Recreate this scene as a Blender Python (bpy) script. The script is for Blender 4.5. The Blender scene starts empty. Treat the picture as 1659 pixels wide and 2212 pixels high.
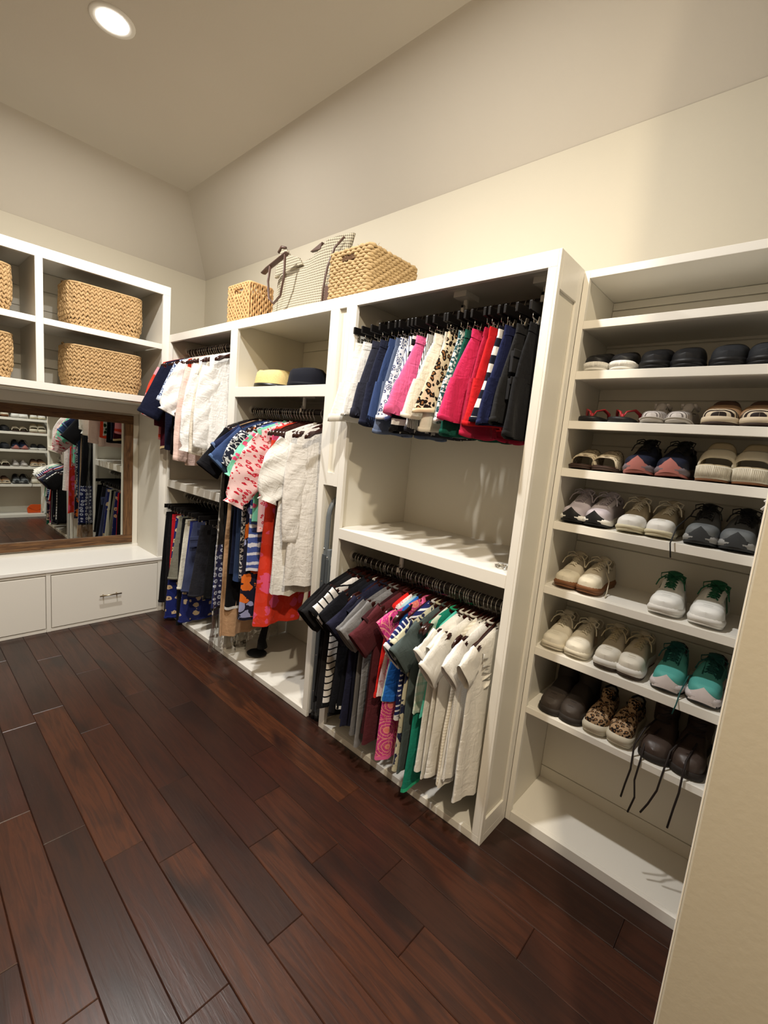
import bpy, math, random
from mathutils import Vector, Matrix, noise
from math import sin, cos, pi, sqrt, radians
SC = bpy.context.scene
COL = SC.collection
# ------------------------------------------------------------------ camera
cam = bpy.data.cameras.new('camera'); camo = bpy.data.objects.new('camera', cam); COL.objects.link(camo)
cam.sensor_fit = 'VERTICAL'; cam.sensor_height = 36.0; cam.sensor_width = 36.0
cam.lens = 976.95 / 2212 * 36.0; cam.clip_start = 0.02
R_ = ((0.7338, 0.6731, 0.0927), (0.1644, -0.0435, -0.9854), (-0.6592, 0.7383, -0.1425))
camo.matrix_world = Matrix(((R_[0][0], -R_[1][0], -R_[2][0], 3.6803), (R_[0][1], -R_[1][1], -R_[2][1], -1.4581),
                            (R_[0][2], -R_[1][2], -R_[2][2], 1.4643), (0, 0, 0, 1)))
SC.camera = camo
# ------------------------------------------------------------------ world, exposure
wd = bpy.data.worlds.new('world'); SC.world = wd; wd.use_nodes = True
wd.node_tree.nodes['Background'].inputs[0].default_value = (1, .95, .88, 1)
wd.node_tree.nodes['Background'].inputs[1].default_value = 0.05
SC.view_settings.view_transform = 'Standard'; SC.view_settings.look = 'None'
SC.view_settings.gamma = 1.0; SC.view_settings.use_curve_mapping = False
SC.view_settings.exposure = 0.0
LAMPS = [((1.107, -.69, 3.22), 48, 'recessed ceiling light glowing white in the visible ceiling', (1, .975, .94)),
         ((2.56, -.84, 3.22), 48, 'second recessed ceiling light, above the shorts and shoe shelves', (1, .975, .94)),
         ((4.1, -1.45, 3.22), 64, 'third recessed ceiling light, above the entry behind the camera', (1, .85, .63))]
ZC = 3.22          # flat ceiling
ZK = 2.763         # wall / sloped ceiling crease
XW, YW = -.455, .524
XE, YB = 4.95, -2.1
# ------------------------------------------------------------------ helpers
rnd = random.Random(7)
class MB:
    def __init__(s): s.v = []; s.f = []; s.uv = []; s.hasuv = False; s.mi = []; s.m = 0
    def add(s, vs, fs, uv=None):
        o = len(s.v); s.v += [tuple(p) for p in vs]; s.f += [tuple(i + o for i in f) for f in fs]; s.mi += [s.m] * len(fs)
        if uv: s.hasuv = True; s.uv += uv
        else: s.uv += [(0, 0)] * len(vs)
        return s
    def box(s, x0, x1, y0, y1, z0, z1):
        return s.add([(x0, y0, z0), (x1, y0, z0), (x1, y1, z0), (x0, y1, z0), (x0, y0, z1), (x1, y0, z1), (x1, y1, z1), (x0, y1, z1)],
                     [(3, 2, 1, 0), (4, 5, 6, 7), (0, 1, 5, 4), (1, 2, 6, 5), (2, 3, 7, 6), (3, 0, 4, 7)])
    def prism(s, poly, axis, a, b):
        n = len(poly)
        def P(q, t): return (t, q[0], q[1]) if axis == 0 else (q[0], t, q[1]) if axis == 1 else (q[0], q[1], t)
        return s.add([P(q, a) for q in poly] + [P(q, b) for q in poly],
                     [tuple(range(n))[::-1], tuple(range(n, 2 * n))] + [(i, (i + 1) % n, n + (i + 1) % n, n + i) for i in range(n)])
    def rings(s, rs, closed=True, cap0=False, cap1=False, uvs=None, loop=False):
        n = len(rs[0]); vs = [p for r in rs for p in r]; fs = []
        m = len(rs)
        for j in range(m if loop else m - 1):
            for i in range(n if closed else n - 1):
                a, b = j * n + i, j * n + (i + 1) % n; k = (j + 1) % m
                fs.append((a, b, k * n + (i + 1) % n, k * n + i))
        if cap0: fs.append(tuple(range(n))[::-1])
        if cap1: fs.append(tuple(range((m - 1) * n, m * n)))
        return s.add(vs, fs, uvs)
    def tube(s, pts, r, n=8, cap=True, flat=1.0, loop=False, up=None):
        P = [Vector(p) for p in pts]; m = len(P); rs = []
        N = None
        for i in range(m):
            t = (P[(i + 1) % m] - P[i - 1]) if loop else (P[min(i + 1, m - 1)] - P[max(i - 1, 0)])
            if t.length < 1e-9: t = Vector((0, 0, 1))
            t.normalize()
            if N is None:
                N = Vector(up) if up else (Vector((0, 0, 1)) if abs(t.z) < .9 else Vector((1, 0, 0)))
            N = (N - t * N.dot(t))
            if N.length < 1e-6: N = t.orthogonal()
            N.normalize(); B = t.cross(N)
            rr = r[i] if isinstance(r, (list, tuple)) else r
            rs.append([P[i] + N * (rr * flat * sin(2 * pi * k / n)) + B * (rr * cos(2 * pi * k / n)) for k in range(n)])
        return s.rings(rs, True, cap and not loop, cap and not loop, loop=loop)
    def ell(s, c, r, n=10, m=6, M=None):
        rs = []
        for j in range(m + 1):
            th = -pi / 2 + pi * j / m; th = max(-1.5, min(1.5, th))
            q = []
            for i in range(n):
                p = Vector((r[0] * cos(th) * cos(2 * pi * i / n), r[1] * cos(th) * sin(2 * pi * i / n), r[2] * sin(th)))
                if M: p = M @ p
                q.append(p + Vector(c))
            rs.append(q)
        return s.rings(rs, True, True, True)
    def build(s, name, mat, parent=None, smooth=False, bevel=0):
        me = bpy.data.meshes.new(name); me.from_pydata(s.v, [], s.f)
        for mm in (mat if isinstance(mat, (list, tuple)) else [mat]): me.materials.append(mm)
        if max(s.mi, default=0): me.polygons.foreach_set('material_index', s.mi)
        if smooth: me.polygons.foreach_set('use_smooth', [True] * len(me.polygons))
        if s.hasuv:
            l = me.uv_layers.new(name='UV'); ix = [0] * len(me.loops); me.loops.foreach_get('vertex_index', ix)
            l.data.foreach_set('uv', [c for i in ix for c in s.uv[i]])
        me.update()
        o = bpy.data.objects.new(name, me); COL.objects.link(o)
        if parent: o.parent = parent
        if bevel:
            b = o.modifiers.new('bevel', 'BEVEL'); b.width = bevel; b.segments = 2; b.limit_method = 'ANGLE'; b.angle_limit = .6
        if smooth == 'auto': pass
        return o
def tag(o, label=None, cat=None, group=None, kind=None):
    for k, v in (('label', label), ('category', cat), ('group', group), ('kind', kind)):
        if v: o[k] = v
    return o
def thing(name, label, cat, loc=(0, 0, 0), rz=0, group=None):
    o = bpy.data.objects.new(name, None); COL.objects.link(o); o.location = loc; o.rotation_euler = (0, 0, rz); o.empty_display_size = .05
    return tag(o, label, cat, group)
def dup(root, loc, rz=0, label=None, group=None, rot=None):
    r = root.copy(); COL.objects.link(r); r.location = loc; r.rotation_euler = rot or (0, 0, rz)
    if label: r['label'] = label
    if group: r['group'] = group
    for ch in list(root.children):
        c = ch.copy(); COL.objects.link(c); c.parent = r
        for g in list(ch.children):
            d = g.copy(); COL.objects.link(d); d.parent = c
    return r
def struct(name, mb, mat, parent=None, bevel=0, smooth=False):
    o = mb.build(name, mat, parent, smooth, bevel)
    if not parent: o['kind'] = 'structure'
    return o
def lerp(a, b, t): return a + (b - a) * t
def sm(a, b, x):
    t = max(0., min(1., (x - a) / (b - a))); return t * t * (3 - 2 * t)
# ------------------------------------------------------------------ materials
def srgb(r, g, b):
    f = lambda c: (c / 255 / 12.92) if c <= 10 else ((c / 255 + .055) / 1.055) ** 2.4
    return (f(r), f(g), f(b), 1)
class NT:
    def __init__(s, name):
        s.m = bpy.data.materials.new(name); s.m.use_nodes = True; s.t = s.m.node_tree; s.b = s.t.nodes['Principled BSDF']
    def n(s, typ, ins=None, **pr):
        nd = s.t.nodes.new('ShaderNode' + typ)
        for k, v in pr.items(): setattr(nd, k, v)
        for k, v in (ins or {}).items():
            sk = nd.inputs[k]
            if isinstance(v, bpy.types.NodeSocket): s.t.links.new(v, sk)
            else: sk.default_value = v
        return nd
    def math(s, op, a, b=0, c=0): return s.n('Math', {0: a, 1: b, 2: c}, operation=op).outputs[0]
    def mix(s, f, a, b): 
        nd = s.n('Mix', {0: f}, data_type='RGBA')
        for i, v in ((6, a), (7, b)):
            if isinstance(v, bpy.types.NodeSocket): s.t.links.new(v, nd.inputs[i])
            else: nd.inputs[i].default_value = v
        return nd.outputs[2]
    def ramp(s, f, stops, interp='LINEAR'):
        nd = s.n('ValToRGB', {0: f}); r = nd.color_ramp; r.interpolation = interp
        while len(r.elements) < len(stops): r.elements.new(.5)
        for e, (p, c) in zip(r.elements, stops): e.position = p; e.color = c
        return nd.outputs[0]
    def vec(s, kind='UV', scale=(1, 1, 1), loc=(0, 0, 0), rot=(0, 0, 0)):
        v = s.n('TexCoord').outputs[kind]
        return s.n('Mapping', {0: v, 1: loc, 2: rot, 3: scale}).outputs[0]
    def noise(s, v, scale, detail=3, rough=.55, dist=0): return s.n('TexNoise', {'Vector': v, 'Scale': scale, 'Detail': detail, 'Roughness': rough, 'Distortion': dist}).outputs[0]
    def vor(s, v, scale, out=0, feature='F1', rand=1.): return s.n('TexVoronoi', {'Vector': v, 'Scale': scale, 'Randomness': rand}, feature=feature).outputs[out]
    def xyz(s, v): 
        q = s.n('SeparateXYZ', {0: v}); return q.outputs
    def bump(s, h, st=.3, dist=.002):
        s.t.links.new(s.n('Bump', {'Height': h, 'Strength': st, 'Distance': dist}).outputs[0], s.b.inputs['Normal'])
    def out(s, col=None, rough=.6, spec=.3, **kw):
        b = s.b.inputs
        if col is not None:
            if isinstance(col, bpy.types.NodeSocket): s.t.links.new(col, b['Base Color'])
            else: b['Base Color'].default_value = col
        if isinstance(rough, bpy.types.NodeSocket): s.t.links.new(rough, b['Roughness'])
        else: b['Roughness'].default_value = rough
        b['Specular IOR Level'].default_value = spec
        for k, v in kw.items(): b[k].default_value = v
        return s.m
def plain(name, c, rough=.6, spec=.3, bump=None, **kw):
    n = NT(name)
    if bump: n.bump(n.noise(n.vec('Object'), bump[0], 3), bump[1], bump[2])
    return n.out(srgb(*c), rough, spec, **kw)
M = {}
def wallmat(name, c):
    n = NT(name); v = n.vec('Object')
    n.bump(n.noise(v, 70, 3), .10, .003)
    return n.out(n.mix(n.noise(v, 2.2, 2), srgb(*c), srgb(*[min(255, k + 4) for k in c])), .75, .2)
M['wall'] = wallmat('wall_paint', (196, 188, 169))
M['low_bounce'] = wallmat('low_bounce_wall_paint', (120, 108, 92))  # unseen walls: paint darkened to cut bounced light, standing for filled closets
M['ceil'] = wallmat('ceiling_paint', (196, 188, 174))
M['white'] = plain('white_cabinet_paint', (236, 232, 222), .38, .4, (30, .04, .002))
M['board'] = plain('white_board_paint', (226, 221, 207), .45, .35, (30, .05, .002))
M['bench'] = plain('white_bench_top', (244, 242, 236), .25, .5)
M['chrome'] = plain('chrome', (225, 222, 215), .18, .5, Metallic=1.0)
M['nickel'] = plain('brushed_nickel', (190, 176, 150), .3, .5, Metallic=1.0)
M['rod'] = plain('dark_rod', (34, 26, 22), .35, .5)
M['mahog'] = plain('mahogany_hanger', (46, 18, 14), .18, .6)
M['blackpl'] = plain('black_hanger', (16, 14, 14), .35, .4)
M['whitepl'] = plain('white_plastic', (230, 226, 216), .35, .4)
M['blackrub'] = plain('black_rubber', (22, 21, 21), .6, .3)
def woodframe():
    n = NT('rustic_wood'); v = n.vec('Object', (1, 1, 1))
    g = n.noise(n.n('Mapping', {0: v, 3: (14, 14, 60)}).outputs[0], 1, 4, .6, 1.5)
    return n.out(n.ramp(g, [(.3, srgb(52, 33, 20)), (.55, srgb(96, 66, 40)), (.75, srgb(122, 88, 56))]), .55, .3)
M['frame_h'] = None
def wood2(name, sc):
    n = NT(name); v = n.vec('Object', sc); g = n.noise(v, 1, 4, .6, 1.2)
    n.bump(g, .2, .002)
    return n.out(n.ramp(g, [(.3, srgb(58, 37, 22)), (.52, srgb(100, 70, 43)), (.75, srgb(128, 94, 60))]), .5, .3)
M['frame_h'] = wood2('rustic_wood_rail', (40, 5, 60)); M['frame_v'] = wood2('rustic_wood_stile', (40, 60, 5))
n = NT('mirror_glass'); M['mirror'] = n.out(srgb(228, 232, 228), .0, .5, Metallic=1.0)
def floormat():
    n = NT('dark_hardwood'); tc = n.n('TexCoord').outputs['Object']; oi = n.n('ObjectInfo').outputs['Random']
    off = n.n('CombineXYZ', {0: n.math('MULTIPLY', oi, 37.), 1: n.math('MULTIPLY', oi, 91.), 2: 0}).outputs[0]
    p = n.n('VectorMath', {0: tc, 1: off}, operation='ADD').outputs[0]
    big = n.noise(n.n('Mapping', {0: p, 3: (2.2, 7, 1)}).outputs[0], 1, 2, .5, .6)
    gr = n.noise(n.n('Mapping', {0: p, 3: (3.5, 46, 1)}).outputs[0], 1, 5, .62, 1.3)
    fine = n.noise(n.n('Mapping', {0: p, 3: (14, 260, 1)}).outputs[0], 1, 2)
    base = n.ramp(oi, [(0, srgb(46, 27, 21)), (.4, srgb(56, 30, 22)), (.75, srgb(64, 35, 24)), (1, srgb(80, 45, 27))])
    c = n.mix(n.math('MULTIPLY', n.ramp(gr, [(.42, (0, 0, 0, 1)), (.60, (1, 1, 1, 1))]), .6), base, srgb(30, 17, 14))
    c = n.mix(n.ramp(big, [(.52, (0, 0, 0, 1)), (.68, (1, 1, 1, 1))]), c, srgb(30, 19, 17))
    c = n.mix(n.math('MULTIPLY', fine, .25), c, srgb(70, 42, 28))
    h = n.math('ADD', n.math('MULTIPLY', big, 1.0), n.math('MULTIPLY', gr, .35))
    n.bump(h, .22, .006)
    return n.out(c, n.math('MULTIPLY_ADD', gr, .14, .24), .42)
M['floor'] = floormat()
M['subfloor'] = plain('subfloor', (22, 13, 10), .9)
# ------------------------------------------------------------------ room
b = MB(); b.box(XW, XE, YB, YW, -.06, -.014); floor = struct('floor', b, M['subfloor'])
JO = {0: (.55, 1.6, 2.78, 3.9), 1: (.2, 1.35, 2.506, 3.301), 2: (.75, 2.04, 2.855, 4.0), 3: (.35, 1.45, 2.278, 2.652, 3.054), 4: (.1, 1.2, 2.45, 3.55), 5: (.8, 1.97, 2.767, 4.1),
      6: (.5, 1.4, 2.303, 3.45), 7: (1.1, 2.177, 2.778, 4.2), 8: (.4, 1.18, 1.977, 2.95), 9: (.75, 1.777, 2.58, 3.8), 10: (.3, 1.5, 2.35, 3.3), -1: (.9, 2.3, 3.5), -2: (1.2, 3.0), -3: (.6, 2.0, 3.9), -4: (1.5, 3.2)}
pr = random.Random(3)
for k in range(-4, 17):
    y1 = -.0035 - .1271 * k; y0 = y1 - .1271
    y1 = min(y1, YW)
    xs = sorted((XW,) + tuple(JO.get(k, (pr.uniform(.2, .9), pr.uniform(1.3, 2.2), pr.uniform(2.7, 3.6)))) + (XE,))
    for a, c in zip(xs, xs[1:]):
        cx, cy = (a + c) / 2, (y0 + y1) / 2; hx, hy = (c - a) / 2 - .0004, (y1 - y0) / 2 - .0004; e = .0022; dz = pr.uniform(-.0006, 0)
        q = MB(); q.add([(-hx, -hy, -.002), (hx, -hy, -.002), (hx, hy, -.002), (-hx, hy, -.002), (-hx + e, -hy + e, 0), (hx - e, -hy + e, 0), (hx - e, hy - e, 0), (-hx + e, hy - e, 0),
                         (-hx, -hy, -.013), (hx, -hy, -.013), (hx, hy, -.013), (-hx, hy, -.013)],
                        [(4, 5, 6, 7), (0, 1, 5, 4), (1, 2, 6, 5), (2, 3, 7, 6), (3, 0, 4, 7), (8, 9, 1, 0), (9, 10, 2, 1), (10, 11, 3, 2), (11, 8, 0, 3)])
        o = q.build('plank', M['floor'], floor); o.location = (cx, cy, dz)
T = .12
b = MB(); b.box(XW - T, XE + T, YW, YW + T, 0, ZK); struct('wall_back', b, M['wall'])
b = MB(); b.box(XW - T, XW, YB - T, YW, 0, ZK); struct('wall_left', b, M['wall'])
b = MB(); b.box(XE, XE + T, YB - T, YW, 0, ZC + .05); struct('wall_right', b, M['low_bounce'])
b = MB(); b.box(XW - T, XE + T, YB - T, YB, 0, ZK); struct('wall_front', b, M['low_bounce'])
b = MB(); b.box(3.6545, XE, -.60, -.50, 0, 3.2); struct('wall_entry', b, M['wall'], bevel=.003)
SL = .40
b = MB(); b.box(XW + SL, XE, YB + SL, YW - SL + .044, ZC, ZC + .05)
cx0, cx1, cy0, cy1 = XW + SL, XE + .1, YB + SL, YW - SL + .044
ox0, ox1, oy0, oy1 = XW - .02, XE + .1, YB - .02, YW + .02
zk = ZK - .02
b.add([(ox0, oy0, zk), (ox1, oy0, zk), (ox1, oy1, zk), (ox0, oy1, zk), (cx0, cy0, ZC), (cx1, cy0, ZC), (cx1, cy1, ZC), (cx0, cy1, ZC)],
      [(0, 1, 5, 4), (2, 3, 7, 6), (3, 0, 4, 7)])
struct('ceiling', b, M['ceil'])
# recessed lights; each lamp's own light is built here
lm = NT('lamp_lens'); lm.b.inputs['Emission Color'].default_value = (1, .97, .92, 1); lm.b.inputs['Emission Strength'].default_value = 14; LENS = lm.out((1, 1, 1, 1), .4)
for (p, w, lab, colr) in LAMPS:
    t = thing('recessed_light', lab, 'light', p)
    b = MB(); rs = []
    for (r, z) in ((.063, .0), (.066, -.006), (.086, -.006), (.09, -.003), (.091, 0.0)): rs.append([(r * cos(2 * pi * i / 32), r * sin(2 * pi * i / 32), z) for i in range(32)])
    b.rings(rs); b.build('trim_ring', M['whitepl'], t, True)
    b = MB(); b.rings([[(r * cos(2 * pi * i / 32), r * sin(2 * pi * i / 32), z) for i in range(32)] for r, z in ((.064, -.003), (.045, -.007), (.02, -.009))], True, False, True)
    b.build('lens', LENS, t, True)
    L = bpy.data.lights.new('downlight', 'AREA'); L.shape = 'DISK'; L.size = .085; L.energy = w; L.color = colr[:3]
    lo = bpy.data.objects.new('downlight', L); COL.objects.link(lo); lo.parent = t; lo.location = (0, 0, -.014)
# ------------------------------------------------------------------ closet units
def bx(name, x0, x1, y0, y1, z0, z1, parent, mat='white', bevel=.0012):
    b = MB(); b.box(x0, x1, y0, y1, z0, z1); return b.build(name, M[mat], parent, bevel=bevel)
HT, ZTI, ZBI, YBK = 2.13, 2.078, .031, .514
def rod_(u, x0, x1, y, z, r=.016):
    b = MB(); b.tube([(x0, y, z), (x1, y, z)], r, 14); o = b.build('hanging_rod', M['rod'], u, True)
    for x in (x0, x1):
        c = MB(); s = 1 if x == x0 else -1; c.tube([(x, y, z), (x + s * .008, y, z)], .03, 16); c.build('rod_socket', M['whitepl'], o, True)
    return o
def support(u, x, y, ztop, zr):
    o = bx('rod_support', x - .03, x + .03, y - .05, y + .05, ztop - .022, ztop, u)
    b = MB(); b.box(x - .008, x + .008, y - .006, y + .006, zr + .015, ztop - .022); b.box(x - .006, x + .006, y - .024, y - .018, zr - .005, zr + .03); b.box(x - .006, x + .006, y - .024, y + .006, zr + .017, zr + .03)
    b.build('support_hook', M['whitepl'], o, bevel=.001)
def closet(name, label, xo0, xi0, xi1, xo1, shelves, boards):
    u = thing(name, label, 'closet unit', ((xo0 + xo1) / 2, .25, 0)); u.location = (0, 0, 0)
    bx('stile', xo0, xi0, 0, .019, ZBI, ZTI, u); bx('stile', xi1, xo1, 0, .019, ZBI, ZTI, u)
    bx('top_rail', xo0, xo1, 0, .019, ZTI, HT, u)
    bx('top_panel', xo0, xo1, .0195, YBK, HT - .02, HT, u)
    bx('base_rail', xo0, xo1, 0, .019, .0, ZBI, u); bx('base_panel', xo0, xo1, .0195, YBK, .012, ZBI, u)
    bx('side_panel', xo0, xo0 + .019, .0195, YBK, ZBI + .0005, HT - .0205, u, 'board'); bx('side_panel', xo1 - .019, xo1, .0195, YBK, ZBI + .0005, HT - .0205, u, 'board')
    for (z0, z1) in shelves:
        bx('shelf_rail', xi0 + .0003, xi1 - .0003, .0, .019, z0, z1, u); bx('shelf', xo0 + .0195, xo1 - .0195, .0195, YBK, z1 - .02, z1, u)
    zz = [ZBI] + list(boards) + [HT - .02]
    for a, c in zip(zz, zz[1:]):
        bx('back_board', xo0 + .0195, xo1 - .0195, YBK - .009, YBK - .001, a + .0015, c - .0015, u, 'board', .0015)
    bx('backing', xo0, xo1, YBK, YBK + .007, ZBI, HT - .02, u, 'board', 0)
    return u
YR = .14
uA = closet('hanging_closet', 'white double hanging closet unit in the far corner beside the mirror wall', .0925, .119, .9926, 1.032, [(1.0054, 1.0628)], (1.6,))
rod_(uA, .112, 1.0125, YR, 2.035); support(uA, .86, YR, 2.11, 2.035); rod_(uA, .112, 1.0125, .16, .93)
uB = closet('dress_closet', 'white closet unit with a hat shelf above a single long dress rail', 1.0333, 1.0726, 1.9216, 1.9597, [(1.6792, 1.7369)], (.45, .9, 1.3, 1.70, 2.047))
rod_(uB, 1.053, 1.94, YR, 1.615); support(uB, 1.58, YR, 1.716, 1.615)
uC = closet('shorts_closet', 'white double hanging closet unit with shorts above shirts beside the shoe shelves', 2.061, 2.1008, 2.9824, 3.0120, [(1.0072, 1.0569)], (1.6,))
rod_(uC, 2.081, 2.992, .18, 2.035); support(uC, 2.56, .18, 2.11, 2.035); support(uC, 2.90, .18, 2.11, 2.035); rod_(uC, 2.081, 2.992, .13, .905); support(uC, 2.40, .13, 1.036, .905)
b = MB()   # applied end panel facing the shoe shelves
for q in ((.0, .022, 0, HT), (.165, .2015, 0, HT), (.022, .165, HT - .115, HT), (.022, .165, .035, .10)): b.box(3.0125, 3.0213, q[0], q[1], q[2], q[3])
b.build('end_panel_frame', M['white'], uC, bevel=.001)
bx('end_panel_base', 3.0125, 3.0213, .022, .165, 0, .035, uC)
uS = thing('narrow_slot_cabinet', 'narrow white filler column with a recessed strip above an open slot for a ladder', 'closet unit')
b = MB()
for q in ((1.9605, 1.9845, ZTI, 1.2524), (2.0344, 2.0602, ZTI, 1.2524)): b.box(q[0], q[1], 0, .019, q[3], q[2])
b.build('stile', M['white'], uS)
bx('rail', 1.9845, 2.0344, 0, .019, 1.2524, 1.3165, uS); bx('top_rail', 1.9605, 2.0602, 0, .019, ZTI, HT, uS); bx('recessed_panel', 1.9845, 2.0344, .013, .019, 1.3165, ZTI, uS, 'board')
bx('top_panel', 1.9605, 2.0602, .0195, YBK, HT - .02, HT, uS); bx('slot_ceiling', 1.9605, 2.0602, .0195, YBK, 1.2524, 1.272, uS)
# ------------------------------------------------------------------ shoe shelves (right of the closets)
D1 = .2024
OPS = [(2.1008, 1.9597), (1.9329, 1.7901), (1.7617, 1.6176), (1.5898, 1.4487), (1.4188, 1.2504), (1.2218, 1.0033), (.9748, .7586), (.7268, .5078), (.4829, .043)]
uD = thing('shoe_shelves', 'white built in shoe shelves full of sneakers right of the closets', 'shelf unit')
XR = 3.95
bx('stile', 3.0218, 3.042, D1, D1 + .019, 0, 2.1266, uD); bx('top_rail', 3.042, XR, D1, D1 + .019, 2.1008, 2.1266, uD)
bx('top_panel', 3.0218, XR, D1 + .0195, YBK, 2.1066, 2.1266, uD); bx('side_panel', 3.0218, 3.0335, D1 + .0195, YBK, .04, 2.106, uD, 'board')
for i, (zt, zb) in enumerate(OPS):
    zn = OPS[i + 1][0] if i < 8 else 0
    bx('shelf_rail', 3.0423, 3.9, D1, D1 + .019, zn, zb, uD); bx('shelf', 3.0338, 3.9, D1 + .0195, YBK - .01, zb - .019, zb, uD)
gz = [.035, .10, .44, .66, .86, 1.15, 1.373, 1.55, 1.728, 1.93, 2.075, 2.106]
for a, c in zip(gz, gz[1:]): bx('back_board', 3.034, XR, YBK - .009, YBK - .001, a + .0016, c - .0016, uD, 'board', .002)
bx('backing', 3.034, XR, YBK - .0005, YBK + .007, .035, 2.106, uD, 'board', 0)
# shoe shelves on the return, seen in the mirror
uE = thing('return_shoe_shelves', 'white shoe shelves facing the mirror, seen only as its reflection', 'shelf unit')
XF = 3.6515
bx('stile', XF, XF + .017, .13, .195, 0, 2.12, uE); bx('stile', XF, XF + .017, -.4985, -.455, 0, 2.12, uE); bx('end_strip', XF, XF + .0028, -.5975, -.4988, 0, 2.12, uE)
for z0, z1 in ((2.09, 2.12), (1.86, 1.89), (1.60, 1.633), (1.354, 1.387), (1.164, 1.197), (.921, .955), (.685, .719), (.438, .472), (.0, .04)):
    bx('shelf', XF, XF + .30, -.4548, .1298, z0, z1, uE); 
bx('back_board', XF + .30, XF + .312, -.499, .19, 0, 2.12, uE, 'board', 0)
# ------------------------------------------------------------------ far wall built-ins
XFA = .0892
uF = thing('basket_cubbies', 'white open cubby shelves holding four woven baskets above the mirror', 'shelf unit')
YL = -2.05
zt, zti, s1t, s1b, s2t, s2b = 2.4644, 2.4033, 2.0559, 2.019, 1.6646, 1.6193
ys = [(.0066, -.0465), (-.7573, -.7975), (-1.508, -1.548), (YL + .05, YL)]
for k, (a, c) in enumerate(ys):
    bx('stile', XFA - .019, XFA, c, a, s2t if 0 < k < 3 else .4445, zti, uF)
    bx('divider_panel', XW + .002, XFA - .0195, c + .011, a - .011, s2b + .001, zt - .021, uF, 'board')
bx('top_rail', XFA - .019, XFA, YL, .0066, zti, zt, uF); bx('top_panel', XW + .002, XFA - .0195, YL, .0066, zt - .02, zt, uF)
for (t_, b_) in ((s1t, s1b), (s2t, s2b)):
    bx('shelf', XW + .013, XFA - .0195, YL + .05, -.0465, t_ - .02, t_, uF)
    for i in range(3 if b_ == s1b else 1): bx('shelf_rail', XFA - .019, XFA, ys[i + 1][0] + .0003 if b_ == s1b else YL + .05, ys[i][1] - .0003, b_, t_, uF)
for z in (1.665, 1.80, 1.93, 2.06, 2.19, 2.32): bx('back_board', XW + .003, XW + .012, YL + .06, -.06, z + .0015, min(z + .1285, 2.442), uF, 'board', .0015)
bx('niche_side', -.342, XFA - .0195, -.0465, -.0275, .4445, s2b, uF, 'board'); bx('niche_ceiling', -.342, XFA - .0195, YL + .05, -.047, s2b - .012, s2b - .0005, uF, 'board')
bx('niche_back', -.360, -.344, YL + .05, -.0465, .4445, s2b - .0125, uF, 'board')
bx('niche_trim', -.3438, -.330, YL + .05, -.047, 1.535, s2b - .0125, uF); bx('niche_trim', -.3438, -.330, YL + .05, -.047, .4445, .466, uF)
# bench with drawers
uG = thing('bench_cabinet', 'white window seat bench with two large drawers under the mirror', 'bench')
bx('bench_top', -.36, XFA + .008, YL, .0066, .4195, .4443, uG, 'bench', .003)
bx('carcass', XW + .002, XFA - .020, YL, .0066, 0, .4192, uG, 'board', 0)
for (a, c) in ((.0066, -.043), (-.738, -.764), (-1.46, -1.486)): bx('stile', XFA - .0195, XFA, c, a, .0, .4192, uG)
for i, (a, c) in enumerate(((-.0445, -.7365), (-.7655, -1.4585))):
    bx('rail', XFA - .0195, XFA - .003, c - .001, a + .001, .400, .4192, uG); bx('rail', XFA - .0195, XFA - .003, c - .001, a + .001, 0, .021, uG)
    d = bx('drawer', XFA - .0195, XFA + .001, c + .0015, a - .0015, .027, .393, uG, 'white', .002)
    hy = -.3815 if i == 0 else -1.11
    h = MB(); h.tube([(XFA + .030, hy - .0715, .206), (XFA + .030, hy + .0715, .206)], .0052, 12)
    for s in (-.044, .044): h.tube([(XFA + .001, hy + s, .206), (XFA + .030, hy + s, .206)], .004, 10)
    h.build('handle', M['nickel'], d, True)
# mirror
mr = thing('mirror', 'large wall mirror in a rustic brown wood frame above the bench', 'mirror')
y0, y1, z0, z1, w = -1.78, -.095, .481, 1.520, .0665
for nm, q, mt in (('frame_rail', (y0, y1, z1 - w, z1), 'frame_h'), ('frame_rail', (y0, y1, z0, z0 + w), 'frame_h'), ('frame_stile', (y0, y0 + w, z0 + w, z1 - w), 'frame_v'), ('frame_stile', (y1 - w, y1, z0 + w, z1 - w), 'frame_v')):
    bx(nm, -.3435 if z1 < 1.5 else -.3435, -.3155, q[0], q[1], q[2], q[3], mr, mt, .003)
b = MB(); b.box(-.336, -.3285, y0 + w - .008, y1 - w + .008, z0 + w - .008, z1 - w + .008); b.build('mirror_glass', M['mirror'], mr)
# ------------------------------------------------------------------ fabrics (UV in metres, v = height)
FAB = {}
def fab(c, rough=.85, weave=900, wb=.25, name=None, crk=.28):
    key = ('p', c, rough, crk)
    if key in FAB: return FAB[key]
    n = NT(name or 'fabric'); v = n.vec('UV')
    w1 = n.noise(n.n('Mapping', {0: v, 2: (0, 0, .35), 3: (30, 9, 1)}).outputs[0], 1, 3, .55, 1.6); w2 = n.noise(n.n('Mapping', {0: v, 2: (0, 0, -.5), 3: (16, 38, 1)}).outputs[0], 1, 2, .5, 1.0)
    h = n.math('ADD', n.math('ADD', n.math('MULTIPLY', w1, 1.0), n.math('MULTIPLY', w2, .55)), n.math('MULTIPLY', n.noise(v, weave, 1), .05))
    n.bump(h, wb * 2.2, .03 * crk)
    k = srgb(*c); d = tuple(x * .8 for x in k[:3]) + (1,)
    FAB[key] = n.out(n.mix(n.noise(v, 14, 3), tuple(x * .9 for x in k[:3]) + (1,), k), rough, .12, **{'Sheen Weight': .04})
    return FAB[key]
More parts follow.
